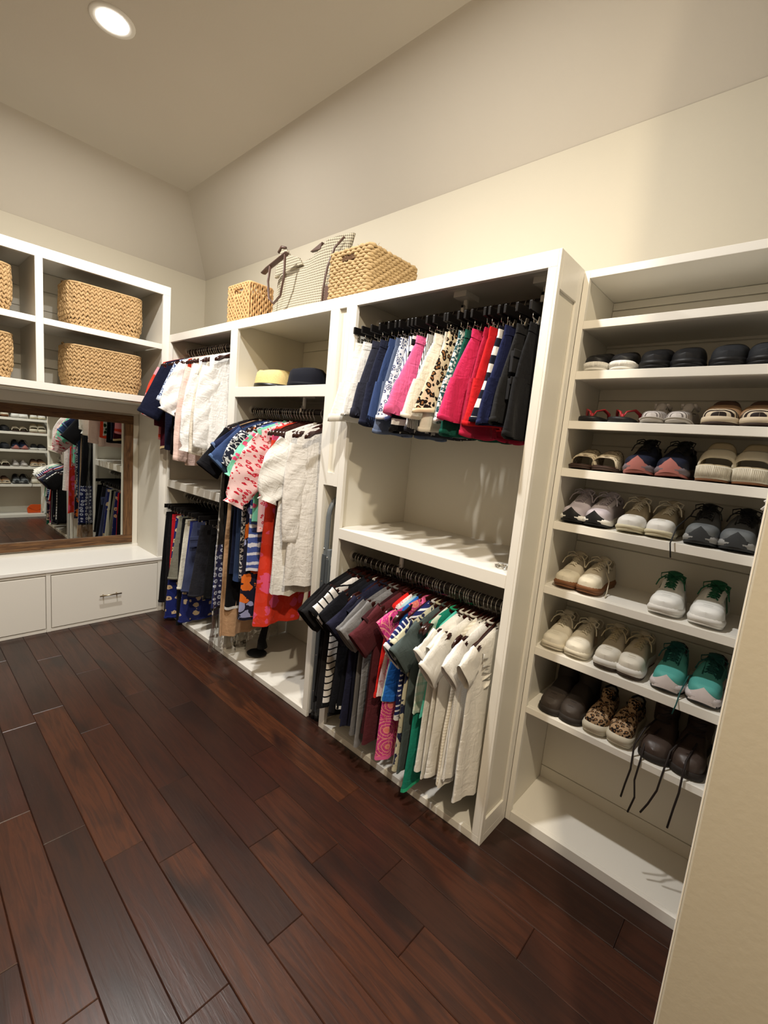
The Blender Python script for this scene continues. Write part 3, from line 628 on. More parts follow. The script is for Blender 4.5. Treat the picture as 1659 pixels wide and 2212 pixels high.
# ------------------------------------------------------------------ shirt rail below
YL_, ZL_ = .13, .905
G2 = 'tops on the shirt rail beside the shoe shelves'
bl = fab(black); 
TP = [
 (2.118, .02, 'shirt', 'black short sleeved shirt, outermost at the left end of the rail', dict(mat=fab((17, 16, 18)), L=0.625)),
 (2.138, .04, 'shirt', 'second black shirt from the left with a slightly shorter hem', dict(mat=fab((22, 21, 23)), L=0.595)),
 (2.160, .05, 'shirt', 'soft charcoal black shirt next to the striped shirt', dict(mat=fab((34, 33, 35)), L=0.655)),
 (2.196, .06, 'striped_shirt', 'white shirt with thin black horizontal stripes', dict(mat=pat('st_wb', stripes((22, 22, 24), (238, 235, 232), .034, .22, 1, .006)), L=0.620, T1=.018, sL=0.155, sleeve_mat=pat('st_wb2', stripes((22, 22, 24), (238, 235, 232), .034, .22, 1, .004)))),
 (2.228, .0, 'tank_top', 'black sleeveless top hanging just right of the striped shirt', dict(mat=fab((20, 20, 24)), L=0.655, sl='none', W0=.16)),
 (2.264, .07, 'shirt', 'big black shirt with wide sleeves over the striped shirt', dict(mat=fab((25, 26, 32)), L=0.625, sL=0.155)),
 (2.288, .0, 'tank_top', 'black sleeveless top with white piping, hanger ends showing', dict(mat=fab((24, 26, 34)), L=0.585, sl='none', W0=.15, trim=fab((236, 236, 234)))),
 (2.310, .0, 'tank_top', 'navy sleeveless top beside the one with white piping', dict(mat=fab((30, 33, 58)), L=0.625, sl='none', W0=.15)),
 (2.338, .06, 'shirt', 'navy short sleeved shirt left of the grey shirts', dict(mat=fab((36, 37, 58)), L=0.665)),
 (2.365, .02, 'shirt', 'dark navy shirt mostly hidden left of the grey shirts', dict(mat=fab((25, 27, 44)), L=0.625, sl='cap')),
 (2.394, .06, 'shirt', 'medium grey short sleeved shirt, left one of the grey two', dict(mat=fab((118, 117, 118)), L=0.665)),
 (2.424, .07, 'shirt', 'lighter grey shirt with a visible sleeve seam, right one of the grey two', dict(mat=fab((138, 138, 140)), L=0.705)),
 (2.452, .0, 'shirt', 'dark maroon shirt between grey and burgundy', dict(mat=fab((56, 24, 28)), L=0.625, sl='cap')),
 (2.480, .06, 'shirt', 'heather burgundy shirt with short sleeves', dict(mat=fab((92, 42, 48)), L=0.665)),
 (2.504, .0, 'tank_top', 'bright red sleeveless top with hanger ends showing', dict(mat=fab((220, 40, 34)), L=.42, sl='none', W0=.16)),
 (2.524, .0, 'tank_top', 'pale pink patterned sleeveless top next to the red one', dict(mat=pat('ppink', scrib((240, 222, 222), (222, 150, 160), 60, .6)), L=.42, sl='none', W0=.16)),
 (2.543, .0, 'tank_top', 'pale aqua sleeveless top between pink and bright blue', dict(mat=fab((190, 226, 220)), L=.42, sl='none', W0=.155)),
 (2.561, .0, 'tank_top', 'bright blue sleeveless top left of the pink tunic', dict(mat=fab((40, 112, 204)), L=.42, sl='none', W0=.16)),
 (2.604, -.32, 'tunic', 'pink tunic with orange medallion print and a collar', dict(mat=pat('mand', mandala((206, 62, 138), (244, 160, 150), 11)), L=0.70, sl='cap', W0=.20, W1=.225, collar=True, trim=fab((244, 112, 170)), T1=.02)),
 (2.622, .0, 'tank_top', 'royal navy sleeveless top right of the pink tunic', dict(mat=fab((30, 38, 92)), L=.40, sl='none', W0=.16)),
 (2.638, .05, 'striped_shirt', 'navy shirt with white striped sleeves', dict(mat=pat('nv_w', stripes((232, 234, 240), (34, 44, 100), .022, .33, 1)), L=.47, sL=.15)),
 (2.660, .04, 'blouse', 'navy blouse with a large cream floral print', dict(mat=pat('nvfl', scrib((212, 208, 182), (40, 46, 76), 13, .52, 3, 1.2)), L=0.695, T1=.02, sL=0.125)),
 (2.690, .07, 'shirt', 'slate green grey shirt with short sleeves', dict(mat=fab((84, 96, 96)), L=0.685, sL=0.155)),
 (2.714, .0, 'tank_top', 'cream and green sleeveless top right of the slate shirt', dict(mat=pat('crgr', stripes((196, 214, 196), (226, 226, 210), .04, .3, 1)), L=.40, sl='none', W0=.165)),
 (2.740, -.2, 'blouse', 'long emerald green sleeveless blouse with a pointed hem', dict(mat=fab((30, 134, 112), .6), L=0.71, sl='none', W0=.175, W1=.22, trim=fab((54, 186, 140)), hemdip=-.05)),
 (2.757, .0, 'tank_top', 'light teal sleeveless top left of the white shirts', dict(mat=fab((92, 196, 176)), L=.40, sl='none', W0=.17)),
 (2.780, .08, 'shirt', 'white cotton shirt with open wide sleeve ends, leftmost of the white tops', dict(mat=fab((242, 240, 234)), L=0.625, sL=0.115)),
 (2.803, .05, 'blouse', 'white embroidered blouse behind the wide sleeved white shirt', dict(mat=fab((238, 235, 226), .9), L=0.645, sl='cap')),
 (2.828, .08, 'shirt', 'plain white shirt with a deep sleeve hem in the middle of the white tops', dict(mat=fab((244, 242, 236)), L=0.625, sL=0.155)),
 (2.850, .0, 'tank_top', 'off white knitted sleeveless top between the white shirts', dict(mat=pat('knit', stripes((214, 206, 188), (236, 230, 216), .012, .4, 1)), L=0.615, sl='none', W0=.16, T1=.018)),
 (2.868, .0, 'tank_top', 'white ribbed sleeveless top with hanger ends showing', dict(mat=fab((236, 232, 222)), L=0.625, sl='none', W0=.155)),
 (2.884, .0, 'tank_top', 'white sleeveless top with wide straps left of the eyelet shirt', dict(mat=fab((240, 237, 230)), L=0.585, sl='none', W0=.155)),
 (2.905, .08, 'shirt', 'white eyelet shirt with flared short sleeves', dict(mat=pat('eyel', ringsp((240, 239, 236), (214, 210, 200), 110, .0, .16, .1, .2)), L=0.585, sL=0.125)),
 (2.945, .03, 'blouse', 'white sleeveless blouse with a ruffle at the right end of the rail', dict(mat=fab((243, 240, 232)), L=0.645, sl='cap', ruffle=True, T1=.02, W0=.215)),
]
for (x, rz, nm, lab, kw) in TP:
    hx('cl', x, YL_, ZL_, rz, lab); top(x, YL_, ZL_, rz, nm, lab, {'tank_top': 'top', 'striped_shirt': 'shirt'}.get(nm, nm), G2, **kw)
for x in (2.105 + .02, 2.186, 2.32, 2.41, 2.466, 2.572, 2.613, 2.702, 2.7685, 2.8155, 2.925):
    if x != 2.125: hx('cl', x, YL_, ZL_, .02)
# ------------------------------------------------------------------ dress rail
YD, ZD = .14, 1.615
G3 = 'dresses on the long rail'
def dress(x, rz, nm, lab, **kw): hx('bu', x, YD, ZD, rz, lab); return top(x, YD, ZD, rz, nm, lab, kw.pop('cat', 'dress'), G3, **kw)
dress(1.12, .03, 'dress', 'black dress with a blue and white ring print skirt inside the plastic cover', mat=pat('ringnv', lambda n, v: n.mix(n.math('LESS_THAN', n.xyz(v)[1], -.84), srgb(17, 17, 22), ringsp((34, 40, 86), (206, 212, 232), 27, .2, .36, .1)(n, v))), L=1.18, sl='none', W1=.265, T1=.03, folds=4, fa=.012, sleeve_mat=bl)
tb = dress(1.165, .02, 'jacket', 'black jacket with short sleeves next to the plastic covered dress', cat='jacket', mat=fab((24, 24, 28)), L=.86, W0=.215, T1=.02, sL=.27, th=radians(36))
dress(1.20, .0, 'dress', 'long tan dress whose pleats show below the black dresses', mat=fab((196, 158, 122), .6), L=1.33, sl='none', W1=.25, T1=.03, folds=5, fa=.015)
dress(1.235, .04, 'dress', 'black knee length dress with a white woven neckline', mat=fab((16, 16, 20)), L=1.15, sl='none', W1=.23, T1=.026, trim=fab((222, 220, 216)))
dress(1.275, .06, 'dress', 'navy dress with pale turned sleeve cuffs', mat=fab((28, 36, 66)), L=.92, sL=.2, cuffm=fab((96, 116, 152)), T1=.02)
dress(1.325, .08, 'denim_dress', 'blue denim dress with wide rolled cuffs', mat=pat('den_dr', denim((38, 54, 88))), L=.95, sL=.24, th=radians(44), cuffm=pat('den_cf', denim((66, 88, 124))), T1=.024, W0=.215)
dress(1.365, .05, 'dress', 'black and white sprig print dress with puffed shoulders', mat=pat('sprig', scrib((34, 36, 50), (224, 222, 222), 60, .52, 2, .8)), L=.93, sl='puff', W0=.22, sL=.22, T1=.028, fa=.01)
dress(1.405, .02, 'dress', 'long dark dress with orange and lilac poppies at the hem', mat=pat('poppy', floral((30, 30, 48), (232, 120, 46), (160, 166, 206), 15, .5)), L=1.16, sl='none', T1=.024, W1=.235)
dress(1.445, .05, 'dress', 'blue and white tie dyed striped dress', mat=pat('tiedye', stripes((226, 230, 240), (74, 94, 164), .055, .36, 1, .03)), L=.86, sl='none', W1=.22, T1=.024)
dress(1.49, .08, 'blouse', 'mint green blouse with pink roses and full sleeves', cat='blouse', mat=pat('mint', floral((128, 210, 176), (222, 84, 124), (236, 150, 168), 26, .32)), L=.56, sl='puff', W0=.22, T1=.02, sL=.28)
dress(1.545, .08, 'blouse', 'pale pink blouse with a red scroll print and wide sleeves', cat='blouse', mat=pat('redscroll', floral((240, 206, 204), (196, 34, 54), (206, 60, 76), 48, .36, (240, 206, 204))), L=.6, sl='puff', W0=.225, T1=.02, sL=.40, th=radians(26), puff=.035)
dress(1.60, .05, 'dress', 'orange red dress with pink blossoms and a tie belt', mat=pat('orpink', floral((224, 62, 38), (238, 92, 132), (228, 70, 50), 18, .55)), L=1.13, sl='none', W1=.25, T1=.034, fa=.014)
dress(1.66, .02, 'dress', 'dark brown slip dress glimpsed at the right end of the dress rail', mat=fab((60, 28, 22), .6), L=.72, sl='none', W1=.2, T1=.02)
wd_ = dress(1.76, -.11, 'dress', 'white crinkled cotton shirt dress with puffed sleeves and gathered skirt', mat=fab((244, 242, 236), .9, crk=.5), L=.90, sl='puff', W0=.225, W1=.26, T1=.04, sL=.33, th=radians(20), puff=.04, fa=.016, folds=5, collar=True, buttons=True)
b = MB(); b.tube([(.045, -.05, -.42), (.05, -.06, -.6), (.05, -.055, -.8), (.055, -.07, -1.0), (.052, -.09, -1.13)], .014, 8, flat=.25); b.build('belt', fab((236, 230, 216)), wd_, True)
dress(1.83, .08, 'shirt_dress', 'second white shirt dress with long sleeves against the right side', mat=fab((238, 234, 228), .9, crk=.42), L=.84, sl='long', sL=.5, th=radians(5), T1=.03, fa=.012, buttons=True, W1=.23)
for x in (1.10, 1.145, 1.185, 1.255, 1.30, 1.345, 1.425, 1.47, 1.52, 1.57, 1.63, 1.69, 1.79, 1.89): hx('bu', x, YD, ZD, .02)
# clear cover over the first dress, draped to the base
t = thing('garment_cover', 'clear plastic garment cover around the leftmost long dress', 'cover', (1.12, YD, ZD - .004), .03)
rs, uv = torso(991, .225, .265, 1.475, T0=.026, T1=.055, fa=.022, folds=6, nV=40, nU=48, zn=-.066)
b = MB(); b.rings(rs); b.build('sheet', FILM, t, True)
t = thing('tights', 'black tights hanging down among the dresses with the foot on the base board', 'tights', (1.31, .15, .033))
b = MB(); b.tube([(0, .10, 1.0), (0, .06, .8), (.0, .03, .5), (0, .02, .3), (0, .0, .2), (-.01, -.01, .12), (-.01, -.005, .07)], [.026, .028, .028, .024, .021, .026, .034], 14, flat=1); b.ell((-.03, -.03, .030), (.028, .066, .030), 12, 8, Matrix.Rotation(-.75, 3, 'Z')); b.build('leg', fab((14, 14, 15), .7), t, True)
# ------------------------------------------------------------------ corner rail, blouses
YA, ZA = .14, 2.035
G4 = 'blouses and sweaters on the corner rail'
def tA(x, rz, nm, lab, cat, **kw): hx('au', x, YA, ZA, rz, lab); return top(x, YA, ZA, rz, nm, lab, cat, G4, **kw)
tA(.155, .04, 'sweater', 'coral red sweater with pale pink cuffs at the far left', 'sweater', mat=pat('coral', stripes((236, 150, 160), (224, 70, 50), .21, .3, 1)), L=.6, sl='long', sL=.36, th=radians(22), cuffm=fab((244, 214, 214)))
tA(.20, .05, 'sweater', 'dark maroon sweater with a leopard collar', 'sweater', mat=fab((70, 18, 34)), L=.66, sl='long', sL=.4, th=radians(8), collar=True, trim=pat('leo_c', leopard((214, 186, 140), 60)))
tw = tA(.30, .14, 'sweater_dress', 'navy sweater dress with small white tags still attached', 'sweater', mat=fab((24, 27, 48)), L=.66, sl='elbow', T1=.03, sL=.36, W0=.225)
for (y, z) in ((-.12, -.36), (-.10, -.5), (-.14, -.66)):
    b = MB(); b.box(.036, .0375, y - .015, y + .015, z - .02, z + .02); b.build('tag', fab(WHT), tw)
tA(.37, .02, 'blouse', 'black blouse hanging low behind the navy sweater dress', 'blouse', mat=fab((14, 13, 15)), L=.69, sl='none')
tA(.43, .03, 'blouse', 'blue patterned blouse between navy and white', 'blouse', mat=pat('bluep', scrib((200, 210, 228), (60, 78, 120), 50, .5)), L=.5, sl='elbow', sL=.28)
tA(.47, .02, 'blouse', 'green and white dotted blouse left of the orange one', 'blouse', mat=pat('grdot', ringsp((236, 236, 226), (42, 74, 44), 26, .0, .42, .4, .5)), L=.63, sl='none')
tA(.535, .05, 'blouse', 'white blouse with a ruffled elbow sleeve', 'blouse', mat=fab((243, 241, 236)), L=.42, sl='puff', sL=.34, th=radians(24), puff=.02, W0=.215)
tA(.56, .02, 'blouse', 'orange red blouse half hidden by the white ruffled sleeve', 'blouse', mat=fab((206, 62, 34)), L=.66, sl='none')
tA(.62, .04, 'shirt', 'blush pink long sleeved shirt left of the big white shirt', 'shirt', mat=fab((238, 208, 196)), L=.74, sl='long', sL=.62)
tA(.67, .02, 'shirt', 'pale peach shirt with an open collar', 'shirt', mat=fab((240, 216, 186)), L=.62, sl='none', collar=True)
tA(.77, .06, 'shirt', 'big white shirt with a full gathered long sleeve', 'shirt', mat=fab((246, 245, 241), crk=.4), L=.66, sl='puff', sL=.56, th=radians(9), puff=.022, W0=.22, T1=.03)
tA(.83, .03, 'shirt', 'cream shirt with cuffs hanging below the big white shirt', 'shirt', mat=fab((232, 222, 204)), L=.70, sl='long', sL=.56, collar=True)
tA(.91, .05, 'shirt', 'white shirt with gathered shoulders at the right end of the corner rail', 'shirt', mat=fab((246, 244, 240)), L=.68, sl='long', sL=.5, W0=.22, T1=.03, buttons=True)
for x in (.24, .33, .40, .50, .585, .645, .71, .79, .865, .955): hx('au', x, YA, ZA, .02)
# ------------------------------------------------------------------ corner rail, skirts
ZS = .93; YS = .16
G5 = 'skirts and trousers on the low corner rail'
for (x, rz, nm, lab, kw) in (
 (.165, .05, 'skirt', 'long black skirt at the left end of the low corner rail', dict(mat=fab((16, 15, 18)), skirt=True, L=.72, W1=.22, T1=.03)),
 (.225, .02, 'trousers', 'black trousers behind the long black skirt', dict(mat=fab((24, 22, 25)), L=.77, W1=.2)),
 (.27, .02, 'skirt', 'scarlet skirt showing as a narrow strip at its hem', dict(mat=fab((190, 28, 40)), skirt=True, L=.80, W1=.2)),
 (.385, .06, 'skirt', 'olive grey linen skirt of knee length', dict(mat=fab((128, 126, 112)), skirt=True, L=.47, W1=.235, T1=.03)),
 (.335, .03, 'skirt', 'royal blue skirt with large tan flowers', dict(mat=pat('blfl', floral((28, 38, 100), (206, 180, 142), (206, 180, 142), 20, .36, (120, 90, 70))), skirt=True, L=.79, W1=.24, T1=.04)),
 (.445, .03, 'trousers', 'black trousers with a wide belt in the middle of the low rail', dict(mat=fab((20, 19, 22)), L=.84, W1=.2)),
 (.505, .07, 'skirt', 'cream white linen skirt right of the olive one', dict(mat=fab((226, 222, 206)), skirt=True, L=.52, W1=.225, T1=.03)),
 (.63, .12, 'skirt', 'dark blue denim skirt with a pocket and tie waist', dict(mat=pat('den_sk', denim((46, 52, 78))), skirt=True, L=.50, W1=.245, T1=.035, pocket=1)),
 (.57, .03, 'skirt', 'navy skirt with pale flowers hanging lower behind the denim skirt', dict(mat=pat('nvfl2', floral((36, 44, 104), (200, 178, 146), (36, 44, 104), 22, .4)), skirt=True, L=.74, W1=.24)),
 (.73, .06, 'skirt', 'charcoal skirt right of the denim skirt', dict(mat=fab((40, 40, 46)), skirt=True, L=.50, W1=.24, T1=.03)),
 (.88, .04, 'skirt', 'plain black skirt at the right end of the low corner rail', dict(mat=fab((18, 18, 20)), skirt=True, L=.48, W1=.21))):
    hx('al', x, YS, ZS, rz, lab); shorts(x, YS, ZS, rz, nm, lab, 'skirt' if nm == 'skirt' else 'trousers', G5, **kw)
# ------------------------------------------------------------------ shoes (toe towards local -y, z = 0 on the shelf, length L)
def half_w(u):   # heel 0 .. toe 1
    if u > .86: return .9 * max(0., 1 - ((u - .86) / .14) ** 2.2) ** .5 + .004
    if u < .07: return .72 * max(0., 1 - ((.07 - u) / .07) ** 2.2) ** .5 + .02
    pts = [(0, .70), (.07, .72), (.15, .77), (.35, .74), (.55, .88), (.70, 1.0), (.80, .97), (.86, .90), (1, .85)]
    for (a, x), (b_, y) in zip(pts, pts[1:]):
        if u <= b_: t = (u - a) / (b_ - a); return lerp(x, y, t * t * (3 - 2 * t) * .5 + t * .5)
    return .22
def outline(L, W, side, n=18, grow=0., u0=0., u1=1.):
    L_ = []; R_ = []
    for i in range(n + 1):
        u = u0 + (u1 - u0) * (1 - cos(pi * i / n)) / 2; y = L * (.5 - u); cx = side * .006 * sin(pi * min(1, u * 1.1)); w = W * half_w(u) + grow
        yy = y - grow * (2 * u - 1)
        L_.append((cx - w, yy, u)); R_.append((cx + w, yy, u))
    return L_ + R_[::-1]
def slab(b, L, W, side, z0, z1, grow=0., spring=.012, bulge=0., heel=0., g1=None, u0=0., u1=1.):
    o = outline(L, W, side, 18, grow, u0, u1); o2 = outline(L, W, side, 18, grow if g1 is None else g1, u0, u1); om = outline(L, W, side, 18, grow + bulge, u0, u1)
    sp = lambda u: spring * max(0, (u - .68) / .32) ** 2
    hl = lambda u: heel * (1 - sm(.1, .75, u))
    b.rings([[(x, y, z0 + sp(u)) for x, y, u in o], [(x, y, (z0 + z1 + hl(u)) / 2 + sp(u)) for x, y, u in om], [(x, y, z1 + sp(u) + hl(u)) for x, y, u in o2]], True, True, True)
def upper(b, L, W, side, zb, prof, grow=0., u0=0.0, u1=1., open_=(.06, .40), rim=.62, inner=.022, nL=26, nC=21, spring=.012, heel=0., mi=None):
    """height field: prof(u) = top height of the upper above the sole; the foot opening is sunk between open_"""
    sp = lambda u: spring * max(0, (u - .68) / .32) ** 2 + heel * (1 - sm(.1, .75, u))
    rs = []; uv = []
    for j in range(nL + 1):
        u = u0 + (u1 - u0) * (1 - cos(pi * j / nL)) / 2; row = []
        w = W * half_w(u) * .98 + grow * min(1, half_w(u) * 3); h = prof(u); y = L * (.5 - u) - 1.6 * grow * sm(.85, 1, u); cx = side * .006 * sin(pi * min(1, u * 1.1))
        op = sm(open_[0] - .05, open_[0], u) * (1 - sm(open_[1] - .02, open_[1] + .02, u)) if open_ else 0
        for i in range(nC):
            th = pi * i / (nC - 1); c, s = cos(th), sin(th); x = -w * sgp(c, .62) * (1 - .18 * s * (1 if u < .5 else .4)); z = h * s ** .55
            if op and abs(c) < rim: 
                k = op * sm(0, .22, rim - abs(c)); z = lerp(z, inner, k)
            row.append((cx + x, y, zb + z + sp(u))); uv.append((x * 1.4 + side * .3, u * L))
        rs.append(row)
    b.rings(rs, False, False, False, uv)
    b.add(rs[-1], [tuple(range(nC))]); b.add(rs[0], [tuple(range(nC))[::-1]])
    return rs
def pro(*pts):
    def f(u):
        for (a, x), (b_, y) in zip(pts, pts[1:]):
            if u <= b_: t = max(0, (u - a) / (b_ - a)); return lerp(x, y, t * t * (3 - 2 * t))
        return pts[-1][1]
    return f
SNK = pro((0, .062), (.06, .07), (.22, .052), (.36, .066), (.42, .078), (.60, .062), (.78, .043), (.92, .034), (1, .018))
def laces(t, L, W, zb, prof, mat, u0=.44, u1=.66, n=5, side=1, bow=True, hang_=None, r=.0021):
    b = MB()
    for k in range(n):
        u = lerp(u0, u1, k / (n - 1)); w = W * (.36 - .06 * k / n); z = zb + prof(u) + .0015; y = L * (.5 - u)
        b.tube([(-w, y + .004, z - .006), (-w * .5, y, z + .002), (w * .5, y - .003, z + .002), (w, y - .005, z - .006)], r, 5)
        if k < n - 1:
            u2 = lerp(u0, u1, (k + 1) / (n - 1)); y2 = L * (.5 - u2); z2 = zb + prof(u2) + .001
            b.tube([(-w, y + .004, z - .005), (0, (y + y2) / 2, (z + z2) / 2 + .004), (w * .95, y2, z2 - .005)], r, 5); b.tube([(w, y - .004, z - .005), (0, (y + y2) / 2, (z + z2) / 2 + .005), (-w * .95, y2, z2 - .005)], r, 5)
    if bow:
        z = zb + prof(u0) + .008; y = L * (.5 - u0)
        for s in (-1, 1):
            b.tube([(0, y, z), (s * .018, y - .004, z + .012), (s * .036, y - .012, z + .006), (s * .034, y - .022, z - .006), (s * .012, y - .01, z - .002), (0, y, z)], r, 5)
            b.tube([(0, y, z), (s * .02, y - .02, z + .004), (s * .036, y - .036, z - .012), (s * .042, y - .045, z - .032)], r, 5)
    if hang_:
        for pts in hang_: b.tube(pts, r, 5)
    return b.build('laces', mat, t, True)
GS = 'shoes on the shoe shelves right of the closets'
def sneaker(x, y, z, rz, lab, side, up, sole, out=None, lace=None, toe=None, tongue=None, lining=None, L=.255, W=.044, stripe=None, prof=SNK, sh=.024, heel=.008, bow=True, hang_=None, mud=None, eyestay=None, name='sneaker', grp=GS, spring=.012, flare=None):
    t = thing(name, lab, 'shoe', (x, y, z), rz, grp); out = out or sole
    b = MB(); slab(b, L, W, side, 0, .008, .001, spring); b.build('outsole', out, t, True)
    b = MB(); slab(b, L, W, side, .008, sh, .0025, spring, .002, heel, .0005); b.build('midsole', sole, t, True)
    b = MB(); upper(b, L, W, side, sh - .003, prof, -.001, spring=spring, heel=heel); b.build('upper', up, t, True)
    if lining:
        b = MB(); slab(b, L * .80, W * .62, side, sh + .02, sh + .024, 0, 0, u1=.45); o = b.build('insole', lining, t, True); o.location = (0, L * .06, 0)
    if toe:
        b = MB(); upper(b, L, W, side, sh - .003, prof, .0012, u0=.76, u1=1., open_=None, nL=10, spring=spring, heel=heel); b.build('toe_cap', toe, t, True)
    if flare:
        b = MB(); W_ = W * .98; rs = []
        for i in range(13):
            q = -1 + 2 * i / 12; hz = sh + .030 * (1 - abs(q)) ** 1.2 + .001; fy = lambda k: L * (.5 - (.86 + .14 * max(0, 1 - min(1, abs(q) * k / .9) ** 2) ** (1 / 2.2)))
            rs.append([(q * W_ * .88, fy(.88) - .004, .008 + spring * (1 - abs(q) ** 2) * .9), (q * W_ * .89, fy(.88) - .006, (.008 + hz) / 2 + spring * .6), (q * W_ * .84, fy(.84) - .001, hz + spring * .5)])
        b.rings(rs, False); b.build('toe_bumper', flare, t, True)
    if stripe:
        zz = sh
        for s in (-1, 1):
            b = MB()
            for k in range(3):
                yy = L * (.02 - .045 * k + .02); b.add([(s * (W * .80 + .002), yy, zz + .010), (s * (W * .80 + .002), yy - .012, zz + .010), (s * (W * .60 + .001), yy + .012 - .006, zz + .058), (s * (W * .60 + .001), yy + .018, zz + .058)], [(0, 1, 2, 3)])
            b.build('side_stripes', stripe, t)['kind'] = 'stuff'
    # tongue
    b = MB(); rs = []
    for j in range(9):
        u = lerp(.66, .36, j / 8); w = W * lerp(.28, .46, j / 8); yy = L * (.5 - u) + (.006 * j / 8); zz = sh + prof(max(u, .42)) - .001 + (.024 * sm(.45, 1, j / 8)); 
        rs.append([(w * q, yy + .004 * q * q, zz - .007 * q * q) for q in (-1, -.6, -.2, .2, .6, 1)] + [(w * q, yy + .006, zz - .006 - .007 * q * q) for q in (1, .6, .2, -.2, -.6, -1)])
    b.rings(rs, True, True, True); b.build('tongue', tongue or up, t, True)
    if eyestay:
        b = MB()
        for s in (-1, 1):
            rs = []
            for j in range(7):
                u = lerp(.40, .70, j / 6); yy = L * (.5 - u); zz = sh + prof(u); w = W * (.36 - .05 * j / 6)
                rs.append([(s * w, yy, zz - .004), (s * (w + .004), yy, zz - .001), (s * (w + .013), yy, zz - .012)])
            b.rings(rs, False)
        b.build('eyestay', eyestay, t, True)
    if lace: laces(t, L, W, sh, prof, lace, side=side, bow=bow, hang_=hang_)
    # padded collar
    b = MB(); pts = []
    for i in range(19):
        f = -pi * .5 + 2 * pi * i / 18 * .80 - 0; 
    pts = [(W * .66 * s_, L * (.5 - u), sh + h_ + heel * .7) for s_, u, h_ in ((-.72, .40, .066), (-.84, .30, .052), (-.84, .2, .05), (-.72, .10, .062), (-.3, .05, .069), (.3, .05, .069), (.72, .10, .062), (.84, .2, .05), (.84, .30, .052), (.72, .40, .066))]
    b.tube(pts, .0045, 7); b.build('collar', lining or up, t, True)
    return t
def slide(x, y, z, rz, lab, side, sole, straps, out=None, L=.25, W=.043, sh=.022, heel=.004, name='slide_sandal', foot=None, grp=GS, closed=None, thick=.004, cat='shoe', rib=None):
    t = thing(name, lab, cat, (x, y, z), rz, grp)
    b = MB(); slab(b, L, W, side, 0, .006, .0015, .006); b.build('outsole', out or sole, t, True)
    b = MB(); slab(b, L, W, side, .006, sh, .002, .006, .001, heel); ms = b.build('midsole', sole, t, True)
    if rib:
        b = MB(); o = outline(L, W, side, 60, .0028)
        for i in range(0, len(o), 1):
            (px, py, u), (qx, qy, _) = o[i], o[(i + 1) % len(o)]
            if u > .45: b.tube([(px, py, .010 + .006 * max(0, (u - .68) / .32) ** 2), (px, py, sh - .002 + .006 * max(0, (u - .68) / .32) ** 2)], .0014, 4)
        b.build('ribs', rib, ms, True)
    b = MB(); slab(b, L, W, side, sh, sh + .003, -.002, .006, 0, heel); b.build('footbed', foot or sole, t, True)
    for (u0, u1, h, mat, nm) in straps:
        b = MB(); rs = []; uv = []
        for j in range(7):
            u = lerp(u0, u1, j / 6); w = W * half_w(u) * .97; yy = L * (.5 - u); hh = h * lerp(1.08, .62, j / 6); r1 = []
            for k, th_ in ((0, 0), (1, thick)):
                q = []
                for i in range(15):
                    a = pi * i / 14; q.append((-(w + th_) * sgp(cos(a), .6) + side * .004, yy, sh - .004 + (hh + th_) * sin(a) ** .7))
                r1 += q if k == 0 else q[::-1]
            rs.append(r1); uv += [(i * .006, u * L) for i in range(30)]
        b.rings(rs, True, True, True, uv); b.build(nm, mat, t, True)
    if closed:
        b = MB(); upper(b, L, W, side, sh - .003, closed[0], .001, u0=closed[2], u1=1., open_=closed[3] if len(closed) > 3 else None, spring=.006, inner=.01); b.build('upper', closed[1], t, True)
    return t
def flipflop(x, y, z, rz, lab, side, sole, strap, L=.25, W=.043):
    t = thing('flip_flop', lab, 'shoe', (x, y, z), rz, GS); b = MB(); slab(b, L, W, side, 0, .016, 0, .004, .001); b.build('sole', sole, t, True)
    b = MB(); tz = .02
    for s in (-1, 1): b.tube([(0, -L * .30, tz), (s * .010, -L * .27, tz + .022), (s * .028, -L * .16, tz + .030), (s * .038, -L * .04, tz + .018), (s * .038, 0, tz - .004)], [.005, .005, .006, .006, .005], 8, flat=.55)
    b.tube([(0, -L * .30, .014), (0, -L * .295, .034)], .004, 6); b.build('strap', strap, t, True); return t
